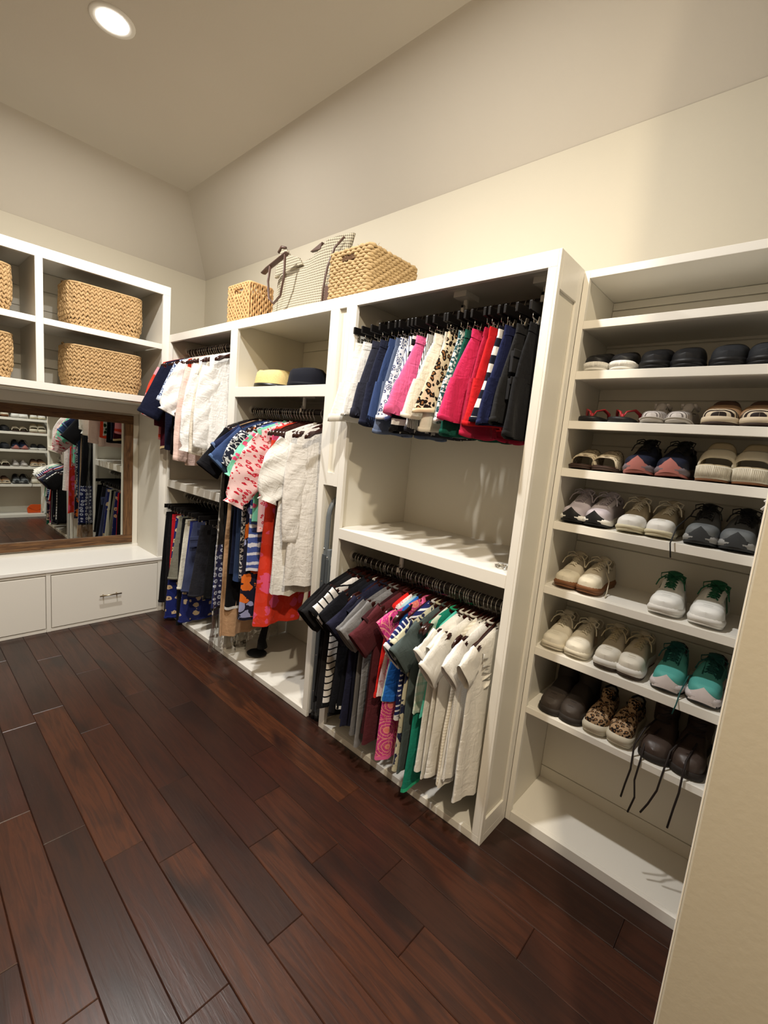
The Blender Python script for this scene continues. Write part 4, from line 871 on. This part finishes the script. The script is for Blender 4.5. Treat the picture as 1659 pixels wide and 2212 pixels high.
def boot(x, y, z, rz, lab, side, up, sole, shaft=.17, toe=None, lace=None, L=.265, W=.046, lean=0., hang_=None, sh=.024):
    t = thing('boot', lab, 'shoe', (x, y, z), rz, GS)
    b = MB(); slab(b, L, W, side, 0, sh, .0035, .006, .001, 0); b.build('outsole', sole, t, True)
    pf = pro((0, .075), (.1, .09), (.38, .10), (.5, .085), (.66, .060), (.80, .052), (.92, .044), (1, .02))
    b = MB(); upper(b, L, W, side, sh - .003, pf, 0, open_=None, spring=.006); b.build('upper', up, t, True)
    if toe: b = MB(); upper(b, L, W, side, sh - .003, pf, .0012, u0=.74, open_=None, spring=.006, nL=10); b.build('toe_cap', toe, t, True)
    b = MB(); rs = []
    for j in range(9):
        v = j / 8; cy = L * (.5 - lerp(.24, .22, v)) + lean * v; ry = lerp(.062, .056, v); rx = lerp(.036, .042, v); zz = sh + .05 + shaft * v * .8
        rs.append([(rx * cos(f) + .002 * sin(3 * f + 7 * v), cy + ry * sin(f), zz + (.012 * sin(f) ** 2 if j == 8 else 0)) for f in [2 * pi * i / 22 for i in range(22)]])
    rs += [[(p[0] * .9, cy + (p[1] - cy) * .9, p[2] - .001) for p in rs[-1]], [(p[0] * .88, cy + (p[1] - cy) * .88, p[2] - .05) for p in rs[-1]]]
    b.rings(rs, True, False, True); b.build('shaft', up, t, True)
    if lace:
        b = MB()
        for k in range(6):
            v = k / 5; yy = L * (.5 - .24) - lerp(.066, .058, v) + lean * v - (.03 * (1 - v)); zz = sh + .075 + .10 * v
            b.tube([(-.022, yy + .012, zz), (0, yy - .003, zz + .004), (.022, yy + .012, zz + .002)], .0024, 5)
            b.tube([(-.022, yy + .012, zz), (0, yy - .004, zz + .011), (.022, yy + .012, zz + .02)], .0024, 5)
        for pts in hang_ or (): b.tube(pts, .0032, 6, flat=.6)
        b.build('laces', lace, t, True)
    return t
def pairs(f, xs, y, z, lab, rz=(0.03, -.03), ys=(0, 0), **kw):
    r = []
    h1 = kw.pop('hang_', None); only = kw.pop('only', None)
    for i, xx in enumerate(xs):
        if h1 is not None: kw['hang_'] = h1 if only in (None, i) else None
        r.append(f(xx, y + ys[i], z, rz[i], ('left one of the ' if i == 0 else 'right one of the ') + lab, 1 if i == 0 else -1, **kw))
    return r
P = lambda nm, c, rough=.6, **k: plain(nm, c, rough, .3, (60, .25, .002), **k)
mw, mcr, mbk, mgum = P('shoe_white', (226, 224, 218)), P('shoe_cream', (214, 206, 186)), P('shoe_black', (24, 24, 26), .5), P('gum_rubber', (120, 78, 48))
mgr, mdk, mlil = P('shoe_grey', (86, 88, 90)), P('shoe_dark_grey', (52, 54, 56)), P('shoe_lilac', (182, 174, 182))
mnv, mpk, mtq, mtd = P('shoe_navy', (24, 30, 50)), P('shoe_pink_rubber', (178, 112, 104)), P('shoe_turquoise', (84, 164, 156)), P('shoe_deep_teal', (22, 78, 76))
mbr, mbd, mgrn = P('boot_brown', (58, 46, 40), .45), P('boot_dark', (44, 38, 34), .7), P('lace_green', (18, 84, 56))
mbg, mor = P('shoe_beige', (196, 180, 148)), P('mud_sole', (92, 74, 60))
def smat(nm, fn, rough=.6, co='UV'):
    n = NT(nm); v = n.vec(co); return n.out(fn(n, v), rough, .3)
mleo = smat('shoe_leopard', leopard((176, 146, 112), 78), .8, 'Object'); mwov = smat('silver_woven', stripes((214, 208, 204), (120, 114, 110), .007, .6, 1, .004), .3); mslw = smat('woven_tan', scrib((206, 194, 170), (112, 98, 78), 150, .55, 2, .6))
mzig = smat('zigzag', stripes((40, 28, 24), (206, 190, 164), .012, .5, 1, .012))
Zs = [o[1] for o in OPS]; YF = D1 + .133
# row 2 (first row of shoes under the empty top shelf)
CLOG = pro((0, .02), (.3, .045), (.5, .062), (.7, .056), (.88, .042), (1, .02))
pairs(slide, (3.092, 3.183), YF, Zs[1], 'black slip on shoes with ribbed white soles, top shoe row', name='slip_on', sole=mw, foot=mgum, straps=(), closed=(pro((0, .03), (.3, .05), (.5, .06), (.7, .048), (.88, .034), (1, .018)), mbk, .42), rib=mw, L=.25, sh=.026)
pairs(slide, (3.275, 3.370), YF, Zs[1], 'plain black rubber clogs in the middle of the top shoe row', name='clog', sole=mbk, straps=(), closed=(CLOG, mbk, .36), W=.048, L=.255)
pairs(slide, (3.466, 3.562), YF, Zs[1], 'black quilted slippers at the right of the top shoe row', name='slipper', sole=mbk, straps=((.44, .52, .058, P('satin_black', (44, 44, 48), .3), 'band'),), closed=(pro((0, .03), (.3, .05), (.5, .066), (.7, .058), (.88, .044), (1, .02)), P('quilt_black', (32, 34, 38), .7), .40), W=.048)
# row 3
pairs(flipflop, (3.098, 3.203), YF, Zs[2], 'black flip flops with red straps', sole=mbk, strap=P('red_strap', (158, 44, 50), .4))
pairs(sneaker, (3.294, 3.372), YF, Zs[2], 'silver woven flat sneakers beside the flip flops', name='woven_flat', up=mwov, sole=P('pale_sole', (190, 184, 176)), L=.24, W=.038, sh=.012, prof=pro((0, .05), (.06, .055), (.22, .042), (.36, .046), (.42, .052), (.60, .046), (.78, .036), (.92, .028), (1, .014)), heel=.002)
pairs(slide, (3.474, 3.575), YF, Zs[2], 'brown strappy sandals with zigzag woven soles', name='strappy_sandal', sole=mzig, out=P('jute_dark', (62, 48, 40)), foot=P('brown_foot', (90, 64, 46)), straps=((.50, .66, .062, P('brown_leather', (84, 58, 46), .5), 'strap'), (.70, .84, .045, P('brown_tan', (150, 118, 86), .5), 'strap'), (.24, .34, .07, P('brown_leather2', (74, 52, 42), .5), 'strap')), closed=(pro((0, .0), (.7, .03), (.88, .032), (1, .016)), mzig, .72), W=.048, sh=.022)
# row 4
pairs(slide, (3.09, 3.176), YF, Zs[3], 'woven tan slide sandals at the left end of the fourth row', sole=P('brown_sole', (58, 40, 32)), straps=((.46, .84, .062, mslw, 'woven_band'),), sh=.013)
pairs(sneaker, (3.278, 3.380), YF, Zs[3], 'navy running shoes with pink rubber toes', up=mnv, sole=P('navy_mid', (120, 110, 116)), out=mpk, lace=mbk, toe=mnv, flare=mpk, tongue=mbk, lining=mbk, W=.047, sh=.028, bow=True, eyestay=mbk)
pairs(slide, (3.484, 3.582), YF, Zs[3], 'beige platform slides with two wide straps', name='platform_slide', sole=mcr, out=mgum, foot=mbg, rib=mcr, straps=((.48, .62, .075, mbg, 'strap'), (.66, .82, .054, mcr, 'strap')), sh=.046, W=.046, thick=.006)
# row 5
pairs(sneaker, (3.092, 3.180), YF, Zs[4], 'lilac grey running shoes with black toe guards', up=mlil, sole=mw, out=mbk, lace=mlil, flare=mbk, tongue=mlil, W=.045, sh=.026, eyestay=P('lilac_light', (206, 200, 206)))
pairs(sneaker, (3.283, 3.379), YF, Zs[4], 'khaki canvas sneakers with white rubber toes', up=P('khaki', (176, 164, 140), .8), sole=P('aged_rubber', (206, 198, 170)), toe=mw, lace=P('lace_khaki', (206, 198, 178)), W=.044, sh=.022, heel=.002)
pairs(sneaker, (3.484, 3.582), YF, Zs[4], 'dark grey running shoes with long loose laces', up=mgr, sole=P('grey_mid', (150, 150, 148)), out=mdk, toe=P('grey_toe', (104, 108, 110)), lace=mbk, flare=mdk, tongue=mbk, lining=mbk, W=.046, sh=.028, eyestay=mbk, only=0, hang_=[[(-.02, .01, .08), (-.04, -.06, .085), (-.062, -.12, .05), (-.068, -.150, .0), (-.060, -.152, -.045)]])
# row 6
pairs(sneaker, (3.10, 3.188), YF + .005, Zs[5], 'beige suede sneakers with brown gum soles', up=P('suede_beige', (186, 176, 156), .85), sole=mgum, toe=mcr, lace=P('lace_beige', (200, 190, 168)), W=.042, sh=.026, heel=.003, only=1, hang_=[[(.03, -.02, .08), (.048, -.03, .05), (.052, -.05, .012), (.06, -.09, .004)]])
pairs(sneaker, (3.424, 3.545), YF, Zs[5], 'white tennis shoes with dark green laces', up=P('white_mesh', (206, 206, 200)), sole=mw, toe=P('tennis_white', (236, 236, 232), .4), lace=mgrn, tongue=mgrn, lining=mgrn, stripe=mgrn, W=.048, sh=.028, eyestay=mw)
# row 7
pairs(sneaker, (3.092, 3.184), YF, Zs[6], 'off white court shoes with tan side stripes', up=P('offwhite', (206, 198, 180)), sole=mcr, toe=P('offwhite2', (222, 216, 200)), lace=mcr, stripe=P('tan_stripe', (150, 132, 110)), W=.045, sh=.026)
pairs(sneaker, (3.282, 3.366), YF, Zs[6], 'cream leather sneakers with dark brown soles', up=P('cream_leather', (188, 178, 158), .5), sole=mw, out=P('dark_gum', (70, 56, 46)), toe=P('cream_toe', (216, 210, 196), .5), lace=P('lace_tan', (184, 170, 140)), W=.043, sh=.034, heel=.002)
pairs(sneaker, (3.470, 3.578), YF, Zs[6], 'turquoise trail running shoes', up=mtq, sole=P('trail_mid', (206, 198, 198)), out=mdk, lace=mtd, tongue=mtd, lining=mbk, flare=P('trail_bump', (214, 204, 202)), eyestay=mtd, W=.048, sh=.030, only=1, hang_=[[(-.01, -.02, .08), (-.052, -.06, .06), (-.058, -.12, .02), (-.058, -.150, -.01), (-.064, -.150, -.045)]])
# row 8
pairs(boot, (3.118, 3.20), YF + .01, Zs[7], 'dark suede ankle boots at the left of the lowest shoe row', up=mbd, sole=mbd, toe=P('boot_toe', (62, 54, 48), .6), shaft=.16)
pairs(sneaker, (3.282, 3.372), YF, Zs[7], 'leopard print slip on shoes with cream soles', name='slip_on_sneaker', up=mleo, sole=P('cream_sole', (206, 198, 178)), sh=.036, W=.043, prof=pro((0, .05), (.06, .058), (.22, .045), (.36, .055), (.42, .062), (.60, .054), (.78, .042), (.92, .033), (1, .018)), lining=mbk, heel=.0)
hl1 = [[(-.02, -.02, .10), (-.04, -.10, .09), (-.056, -.140, .04), (-.052, -.155, -.04), (-.06, -.155, -.10), (-.066, -.152, -.155)], [(.0, -.05, .09), (-.03, -.12, .05), (-.03, -.15, .0), (-.035, -.158, -.07), (-.026, -.156, -.13), (-.038, -.154, -.195)]]
hl2 = [[(-.02, -.03, .10), (-.048, -.12, .06), (-.052, -.150, .0), (-.058, -.158, -.07), (-.075, -.156, -.13), (-.092, -.154, -.175)], [(.01, -.05, .09), (.0, -.14, .062), (.0, -.156, .02), (.0, -.160, -.04), (-.006, -.158, -.10), (-.012, -.156, -.175)]]
bt = []
for i, (x, h) in enumerate(((3.474, hl1), (3.572, hl2))):
    bt.append(boot(x, YF + .015, Zs[7], .03 - .06 * i, ('left one of the ' if i == 0 else 'right one of the ') + 'brown leather lace up boots with hanging laces', 1 - 2 * i, up=mbr, sole=mbd, toe=P('boot_toe2', (70, 58, 52), .4), shaft=.15, lace=P('boot_lace', (34, 26, 24)), hang_=h, W=.050))
# ------------------------------------------------------------------ shoes on the return shelves (in the mirror), copies of the pairs above
GE = 'shoes on the return shelves seen in the mirror'
allS = {o['label']: o for o in list(COL.objects) if o.get('group') == GS}
def find(k, i): return next(o for l, o in allS.items() if k in l and l.startswith('left' if i == 0 else 'right'))
rows = [(1.633, ['plain black rubber', 'woven tan', 'beige platform']), (1.387, ['khaki canvas', 'white tennis', 'beige suede']), (1.197, ['beige platform', 'woven tan', 'plain black']), (.955, ['black slip on', 'navy running', 'black quilted']), (.719, ['strappy', 'silver woven', 'woven tan']), (.472, ['off white court', 'dark grey running', 'strappy'])]
rn = ['top', 'second', 'third', 'fourth', 'fifth', 'sixth']; cn = ['right', 'middle', 'left']
for ri, (z, ks) in enumerate(rows):
    for ci, k in enumerate(ks):
        for i in (0, 1):
            s = find(k, i); y = .075 - ci * .205 - i * .092
            d_ = dup(s, (XF + .14, y, z), -pi / 2 + (.03 if i else -.03), '%s shoe of the %s pair (%s) in the %s row of mirrored shelves' % ('right' if i == 0 else 'left', cn[ci], k, rn[ri]), GE)
            if z == 1.387 and ci == 2 and i == 1: d2_ = d_
b = MB(); b.tube([(.0, -.02, .085), (.02, -.10, .075), (.03, -.13, .06), (.034, -.147, .045)], .0022, 6); b.tube([(.0, -.02, .085), (.0, -.11, .07), (.01, -.135, .05), (.012, -.149, .03)], .0022, 6); b.build('loose_laces', mw, d2_, True)
ms = MB(); ms.prism([(-.10, 0), (.10, 0), (.105, .08), (.07, .12), (-.06, .125), (-.105, .07)], 0, 0, .05)
t = thing('clutch_bag', 'shiny orange clutch bag on the lowest shelf in the mirror', 'bag', (XF + .08, .0, .04)); ORG = plain('orange_leather', (214, 84, 30), .25, .5)
ms.build('body', ORG, t, bevel=.012); b = MB(); b.prism([(-.10, .09), (.0, .035), (.10, .085), (.07, .125), (-.06, .128)], 0, -.006, 0); b.build('flap', ORG, t, bevel=.003)
# ------------------------------------------------------------------ baskets
def straw(nm, c1, c2, sc=60):
    n = NT(nm); v = n.vec('Object'); k = n.noise(v, sc, 3); g = n.noise(v, 9, 2)
    n.bump(n.noise(v, 260, 2), .4, .002)
    return n.out(n.mix(g, n.mix(k, srgb(*c1), srgb(*c2)), n.mix(k, srgb(*[int(x * .86) for x in c1]), srgb(*c2))), .7, .25)
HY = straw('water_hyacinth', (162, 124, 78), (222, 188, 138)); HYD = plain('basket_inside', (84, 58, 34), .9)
SG = straw('seagrass_small', (176, 128, 76), (226, 184, 130), 90); SGR = straw('seagrass_rope', (146, 116, 76), (206, 178, 130), 80)
def rrect(a, b_, r, n):  # rounded rectangle perimeter points with outward normals, evenly spaced
    seg = [(2 * (a - r), 0), (pi / 2 * r, 1), (2 * (b_ - r), 0), (pi / 2 * r, 1)] * 2; seg = seg[:8]; seg = [(2 * (a - r), 0), (pi / 2 * r, 1), (2 * (b_ - r), 0), (pi / 2 * r, 1), (2 * (a - r), 0), (pi / 2 * r, 1), (2 * (b_ - r), 0), (pi / 2 * r, 1)]
    tot = sum(s for s, _ in seg); out = []
    st = [((-(a - r), -b_), (1, 0), (0, -1)), ((a - r, -(b_ - r)), None, -pi / 2), ((a, -(b_ - r)), (0, 1), (1, 0)), ((a - r, b_ - r), None, 0), ((a - r, b_), (-1, 0), (0, 1)), ((-(a - r), b_ - r), None, pi / 2), ((-a, b_ - r), (0, -1), (-1, 0)), ((-(a - r), -(b_ - r)), None, pi)]
    for i in range(n):
        d = tot * i / n
        for (L, k), s in zip(seg, st):
            if d <= L: break
            d -= L
        if s[1]: p = (s[0][0] + s[1][0] * d, s[0][1] + s[1][1] * d); nn = s[2]
        else: an = s[2] + d / r; p = (s[0][0] + r * cos(an), s[0][1] + r * sin(an)); nn = (cos(an), sin(an))
        out.append((Vector((p[0], p[1], 0)), Vector((nn[0], nn[1], 0))))
    return out
def braid_basket(loc, lab, hw=.235, hd=.155, H=.27, taper=.93, seed=1):
    """half width along y, half depth along x; columns of fat plaited stitches"""
    t = thing('woven_basket', lab, 'basket', loc, 0, 'braided baskets in the cubbies above the mirror'); r = random.Random(seed)
    nc, nr = 56, 11; b = MB(); per = rrect(hd - .008, hw - .008, .07, nc * 2)
    for c in range(nc):
        for j in range(nr):
            v = (j + .5 + r.uniform(-.08, .08)) / nr; k = lerp(taper, 1, sm(0, .35, v)) * (1 + .015 * sin(pi * v))
            for s in (-1, 1):
                p, n_ = per[(2 * c + (0 if s < 0 else 1)) % (2 * nc)]; tg = Vector((-n_.y, n_.x, 0)); q = Vector((p.x * k, p.y * k, H * v)) + n_ * r.uniform(-.002, .003)
                ax = (Vector((0, 0, 1)) * .86 - tg * s * .5).normalized(); sd = ax.cross(n_)
                Mx = Matrix((sd, n_, ax)).transposed(); hh = H / nr * .82 * r.uniform(.9, 1.1)
                b.ell(q, (.0078, .0075, hh), 6, 4, Mx)
    o = b.build('braided_wall', HY, t, True); o['kind'] = 'stuff'
    b = MB(); pr_ = rrect(hd - .013, hw - .013, .065, 40)
    ring = lambda z, k: [(p.x * k, p.y * k, z) for p, _ in pr_]
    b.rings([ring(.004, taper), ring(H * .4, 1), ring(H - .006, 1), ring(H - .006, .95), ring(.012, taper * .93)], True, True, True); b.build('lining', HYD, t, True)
    b = MB(); b.tube([(p.x, p.y, H) for p, _ in rrect(hd - .006, hw - .006, .07, 48)], .008, 7, loop=True); b.build('rim', HY, t, True)
    for s in (-1, 1):
        b = MB(); b.tube([(.0, s * (hw - .02) , H + .002), (-.02, s * (hw - .012), H + .022), (-.045, s * (hw - .012), H + .022), (-.065, s * (hw - .02), H + .002)], .005, 6); b.build('handle', HY, t, True)
    return t
for i, (y, z, lab) in enumerate(((-.385, s1t, 'braided basket in the upper right cubby, beside the corner'), (-.385, s2t, 'braided basket in the lower right cubby, directly above the mirror'), (-1.125, s1t, 'braided basket cut by the left edge in the upper cubby'), (-1.125, s2t, 'braided basket cut by the left edge in the lower cubby'))):
    braid_basket((-.115, y, z + .002), lab, H=.275 - .004 * i, seed=i + 2)
t = thing('cap', 'black cap just showing over the rim of the lower right basket', 'hat', (-.11, -.36, s2t + .245)); b = MB(); b.ell((0, 0, .0), (.08, .09, .06), 16, 8); b.build('crown', M['blackpl'], t, True); b = MB(); b.ell((.06, 0, .0), (.05, .07, .008), 14, 6); b.build('brim', M['blackpl'], t, True)
# square baskets on top
def rope_basket(name, loc, lab, hx_, hy_, H, rows, rr, mat, amp, hole, rz=0, twist=26, fuzz=0, seed=0):
    t = thing(name, lab, 'basket', loc, rz, 'baskets on top of the closets'); r = random.Random(seed); b = MB()
    for j in range(rows):
        z = (j + .5) / rows * H; per = rrect(hx_, hy_, .018, 150); pts = []; ra = []
        for i, (p, n_) in enumerate(per):
            gap = hole and abs(z - H * .84) < H * .055 and abs(p.x) < hole and p.y < 0
            pts.append(p + n_ * (amp * sin(i * 2 * pi / (150 / twist) + j * pi) - (.022 if gap else 0)) + Vector((0, 0, z + r.uniform(-.0015, .0015) + (.0 if not gap else 0)))); ra.append(rr * (1 + .15 * sin(i * twist * .16 + j * 2.1) + r.uniform(-.1, .1)) * (.3 if gap else 1))
        b.tube(pts, ra, 6, loop=True)
    o = b.build('rope_courses', mat, t, True); o['kind'] = 'stuff'
    b = MB(); per = rrect(hx_ - rr * .8, hy_ - rr * .8, .016, 32)
    rg = lambda z, k: [(p.x * k, p.y * k, z) for p, _ in per]
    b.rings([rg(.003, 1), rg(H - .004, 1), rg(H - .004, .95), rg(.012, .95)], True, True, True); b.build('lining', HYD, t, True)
    if hole:
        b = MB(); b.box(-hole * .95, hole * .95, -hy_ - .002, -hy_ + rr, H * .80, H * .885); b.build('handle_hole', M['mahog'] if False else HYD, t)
    b = MB(); 
    for i, (p, n_) in enumerate(rrect(hx_, hy_, .018, 120)):
        if fuzz:
            for k in range(fuzz): 
                z = r.uniform(.01, H + .004); q = p + n_ * (rr * .8); d = Vector((r.uniform(-1, 1), r.uniform(-1, 1), r.uniform(-.6, .8))) * .012
                b.tube([q + Vector((0, 0, z)), q + Vector((0, 0, z)) + n_ * .006 + d], .0007, 3, False)
    if fuzz: o = b.build('loose_fibres', mat, t); o['kind'] = 'stuff'
    return t
def weave_basket(loc, lab, hx_, hy_, H, rz):
    t = thing('square_basket', lab, 'basket', loc, rz, 'baskets on top of the closets'); b = MB(); n_ = 52; per = rrect(hx_, hy_, .014, n_)
    for i in range(n_):
        p, nn = per[i]; hol = abs(p.x) < .05 and p.y < 0
        for z0, z1 in (((0, H * .78), (H * .88, H)) if hol else ((0, H),)):
            m = max(2, int(14 * (z1 - z0) / H)); b.tube([p + nn * (.0055 * cos(k * pi + i * pi)) + Vector((0.003 * sin(k * 2.3 + i), 0, lerp(z0, z1, k / m))) for k in range(m + 1)], .0072, 6)
    o = b.build('woven_wall', SG, t, True); o['kind'] = 'stuff'
    b = MB(); per = rrect(hx_ - .006, hy_ - .006, .012, 24); rg = lambda z, k: [(p.x * k, p.y * k, z) for p, _ in per]
    b.rings([rg(.003, 1), rg(H * .77, 1)], True, True); b.rings([rg(H * .89, 1), rg(H - .004, 1)]); b.build('lining', HYD, t, True)
    b = MB(); b.tube([p + Vector((0, 0, H)) for p, _ in rrect(hx_, hy_, .014, 40)], .008, 8, loop=True); b.build('rim', SG, t, True); b = MB(); b.tube([p + Vector((0, 0, .008)) for p, _ in rrect(hx_, hy_, .014, 40)], .008, 8, loop=True); b.build('foot_rim', SG, t, True)
    return t
weave_basket((.882, .185, HT + .001), 'small square seagrass basket with a handle hole, left on top of the closets', .128, .085, .258, 0)
rope_basket('rope_basket', (1.91, .275, HT + .001), 'large shaggy twisted rope basket on top of the closets', .14, .175, .262, 18, .0088, SGR, .0035, .05, 0, 34, 4, 4)
# houndstooth tote
def tweed(n, v):
    q = n.xyz(n.vec('Object')); a = n.math('LESS_THAN', n.math('FRACT', n.math('ADD', n.math('MULTIPLY', n.math('ADD', q[0], q[1]), 70), 50)), .5); c = n.math('LESS_THAN', n.math('FRACT', n.math('ADD', n.math('MULTIPLY', q[2], 70), 50)), .55)
    return n.mix(n.math('MULTIPLY', n.math('ADD', a, c), .5), srgb(88, 78, 66), srgb(196, 186, 160))
TW = pat('tweed', tweed, .8); LEA = plain('brown_leather_trim', (84, 62, 52), .45, .4, (50, .15, .002))
t = thing('tote_bag', 'slouching checked tote bag with brown leather handles leaning on the rope basket', 'bag', (1.40, .20, HT + .001))
b = MB(); rs = []; uv = []
for j in range(13):
    v = j / 12; row = []
    x0 = lerp(-.285, -.20, v); x1 = lerp(.34, .375, v); ry = lerp(.085, .022, v ** .8)
    for i in range(36):
        f = 2 * pi * i / 36; c, s = cos(f), sin(f); x = lerp(x0, x1, (sgp(c, .6) + 1) / 2); q = (x - x0) / (x1 - x0)
        top = pro((0, .27), (.15, .30), (.45, .325), (.6, .345), (.8, .395), (1, .41))(q)
        z = top * v; row.append((x + .012 * sin(5 * v + 3 * q) * v, ry * sgp(s, .7) + .014 * sin(9 * q + 4 * v) * v + .03 * v * sm(.6, 1, q), z)); uv.append((x + (1.1 if s > 0 else 0), z))
    rs.append(row)
b.rings(rs, True, True, False, uv); b.build('body', TW, t, True)
b = MB(); b.tube([(-.262, -.088, .285), (-.20, -.094, .302), (-.10, -.096, .325), (-.02, -.094, .35)], .018, 8, flat=.35); b.build('leather_band', LEA, t, True)
b = MB(); b.tube([(-.17, -.10, .315), (-.175, -.108, .22), (-.15, -.112, .12), (-.10, -.112, .085), (-.04, -.110, .12), (-.02, -.106, .22), (-.03, -.10, .34)], .008, 8, flat=.6); b.build('handle', LEA, t, True)
b = MB(); b.prism([(-.23, .27), (-.185, .40), (-.165, .425), (-.125, .415), (-.09, .375), (.0, .345), (.04, .30)], 1, -.035, -.012); b.build('flap', TW, t, bevel=.006)
b = MB(); b.tube([(-.20, -.03, .41), (-.165, -.035, .432), (-.13, -.03, .42)], .009, 7); b.build('flap_edge', LEA, t, True)
b = MB(); b.prism([(.315, .0), (.375, .0), (.375, .12), (.318, .13)], 1, -.086, -.0); b.build('corner_patch', LEA, t, bevel=.004)
b = MB(); b.prism([(.10, .355), (.20, .385), (.19, .35)], 1, -.03, -.01); b.build('leather_tab', LEA, t, bevel=.002)
b = MB(); b.tube([(.30, -.082, .01), (.302, -.08, .12), (.31, -.07, .22), (.335, -.05, .32), (.37, -.02, .375)], .006, 7); b.build('piping', LEA, t, True)
# hats on the hat shelf
def hat(loc, lab, mat, band, rx=.085, ry=.10, H=.085, brim=.05, rz=0, pinch=.02, name='hat'):
    t = thing(name, lab, 'hat', loc, rz, 'hats on the hat shelf'); b = MB(); rs = []
    for k, h, ex in ((1.06, .004, 0), (1.04, .02, 0), (1.0, .05, .0), (.93, .078, .4), (.80, .092, .8), (.5, .09, 1), (.12, .076, 1)):
        rs.append([(rx * k * cos(f), ry * k * sin(f), h * H / .09 - pinch * ex * abs(sin(f)) ** 2 * 0 - pinch * ex * (1 - abs(cos(f))) * .6) for f in [2 * pi * i / 32 for i in range(32)]])
    b.rings(rs, True, False, True); b.build('crown', mat, t, True)
    b = MB(); b.rings([[((rx * 1.05 + o) * cos(f), (ry * 1.05 + o) * sin(f), .002 + z + .006 * (o / max(.001, brim)) * sin(2 * f + 1)) for f in [2 * pi * i / 40 for i in range(40)]] for o, z in ((0, .004), (brim * .5, .001), (brim, .004), (brim, .0065), (brim * .5, .0035), (0, .0065))], True); b.build('brim', mat, t, True)
    b = MB(); b.rings([[((rx * k) * cos(f), (ry * k) * sin(f), z) for f in [2 * pi * i / 32 for i in range(32)]] for k, z in ((1.055, .008), (1.075, .008), (1.05, .032), (1.03, .032))], True); b.build('hat_band', band, t, True)
    return t
STR = straw('straw_hat', (206, 178, 112), (232, 210, 150), 200)
zh = 1.7372
hat((1.235, .17, zh), 'pale straw fedora with a black band on the hat shelf', STR, M['blackpl'], .125, .11, .115, .032, .1)
hat((1.56, .17, zh), 'navy felt fedora in the middle of the hat shelf', fab((20, 21, 30), .8), fab((14, 15, 22), .7), .115, .105, .112, .055, -.05)
hat((1.82, .20, zh), 'straw hat with a green leaf patch half hidden by the stile', straw('straw_green', (206, 184, 128), (226, 206, 156), 150), fab((120, 84, 60)), .075, .09, .15, .035, .1)
# folded step ladder in the slot
GRY = plain('ladder_grey', (104, 110, 114), .4, .4); t = thing('step_ladder', 'grey tubular folding step ladder standing in the narrow slot', 'ladder', (2.0, 0, 0))
def utube(x, y0, y1, zt, z0, r=.0125, rad=.10):
    p = [(x, y0, z0)]; p += [(x, y0, z0 + (zt - rad - z0) * k / 5) for k in range(1, 6)]
    for k in range(1, 7): a = pi / 2 * k / 6; p.append((x, y0 + rad - rad * cos(a), zt - rad + rad * sin(a)))
    for k in range(0, 7): a = pi / 2 * k / 6; p.append((x, y1 - rad + rad * sin(a), zt - rad + rad * cos(a)))
    p += [(x, y1, z0 + (zt - rad - z0) * k / 5) for k in range(5, -1, -1)]; return p
b = MB(); b.tube(utube(-.012, .028, .44, 1.20, .02), .0125, 10); b.build('front_frame', GRY, t, True)
b = MB()
for y in (.03, .43): b.box(.006, .026, y - .014, y + .014, .025, .93)
b.build('rear_leg', GRY, t, bevel=.003)
b = MB(); b.box(-.0245, .001, .012, .017, .05, .9); b.box(.006, .026, .012, .016, .05, .88); b.build('side_channel', plain('ladder_channel', (72, 77, 81), .45), t, bevel=.001)
for z in (.28, .52, .76):
    b = MB(); b.box(.0270, .036, .05, .42, z - .10, z + .10); b.build('step', plain('ladder_step%d' % (z * 100), (52, 55, 58), .6), t, bevel=.003)
for x, y in ((-.012, .028), (-.012, .44), (.016, .03), (.016, .43)):
    b = MB(); b.tube([(x, y, 0), (x, y, .03)], .0165, 10); b.build('rubber_foot', M['blackrub'], t, True)
b = MB()
for z in (.16, .36, .56, .76, .93): b.ell((-.012, .0135, z), (.004, .003, .004), 8, 4); b.ell((.016, .0115, z - .04), (.004, .003, .004), 8, 4)
b.build('rivets', M['chrome'], t, True)
b = MB(); b.prism([(.03, .90), (.012, .86), (.022, .84), (.038, .875)], 1, .030, .032); b.build('paper_tag', M['whitepl'], t)
# silver necklace on the shelf above the shirts
t = thing('necklace', 'small heap of silver jewellery on the shelf below the shorts', 'jewelry', (2.935, .085, 1.0571))
SIL = plain('silver', (206, 200, 188), .15, .5, Metallic=1.0); r = random.Random(5)
b = MB(); pts = []
for i in range(60): a = i * .55; q = .016 + .012 * sin(i * .37); pts.append((q * 1.5 * cos(a) + .01 * sin(i * .21), q * sin(a), .003 + .0035 * (1 + sin(i * .9))))
b.tube(pts, .0016, 5); b.build('chain', SIL, t, True)
b = MB(); b.tube([(.03, .01, .002), (.05, .022, .004), (.062, .03, .003)], .0016, 5); b.tube([(-.03, .012, .002), (-.055, .018, .002)], .0012, 5); b.build('chain_end', SIL, t, True)
for k in range(4): b = MB(); b.ell((-.015 + .012 * k, .004 * (-1) ** k, .010), (.006, .004, .005), 8, 5); b.build('pendant', SIL, t, True)
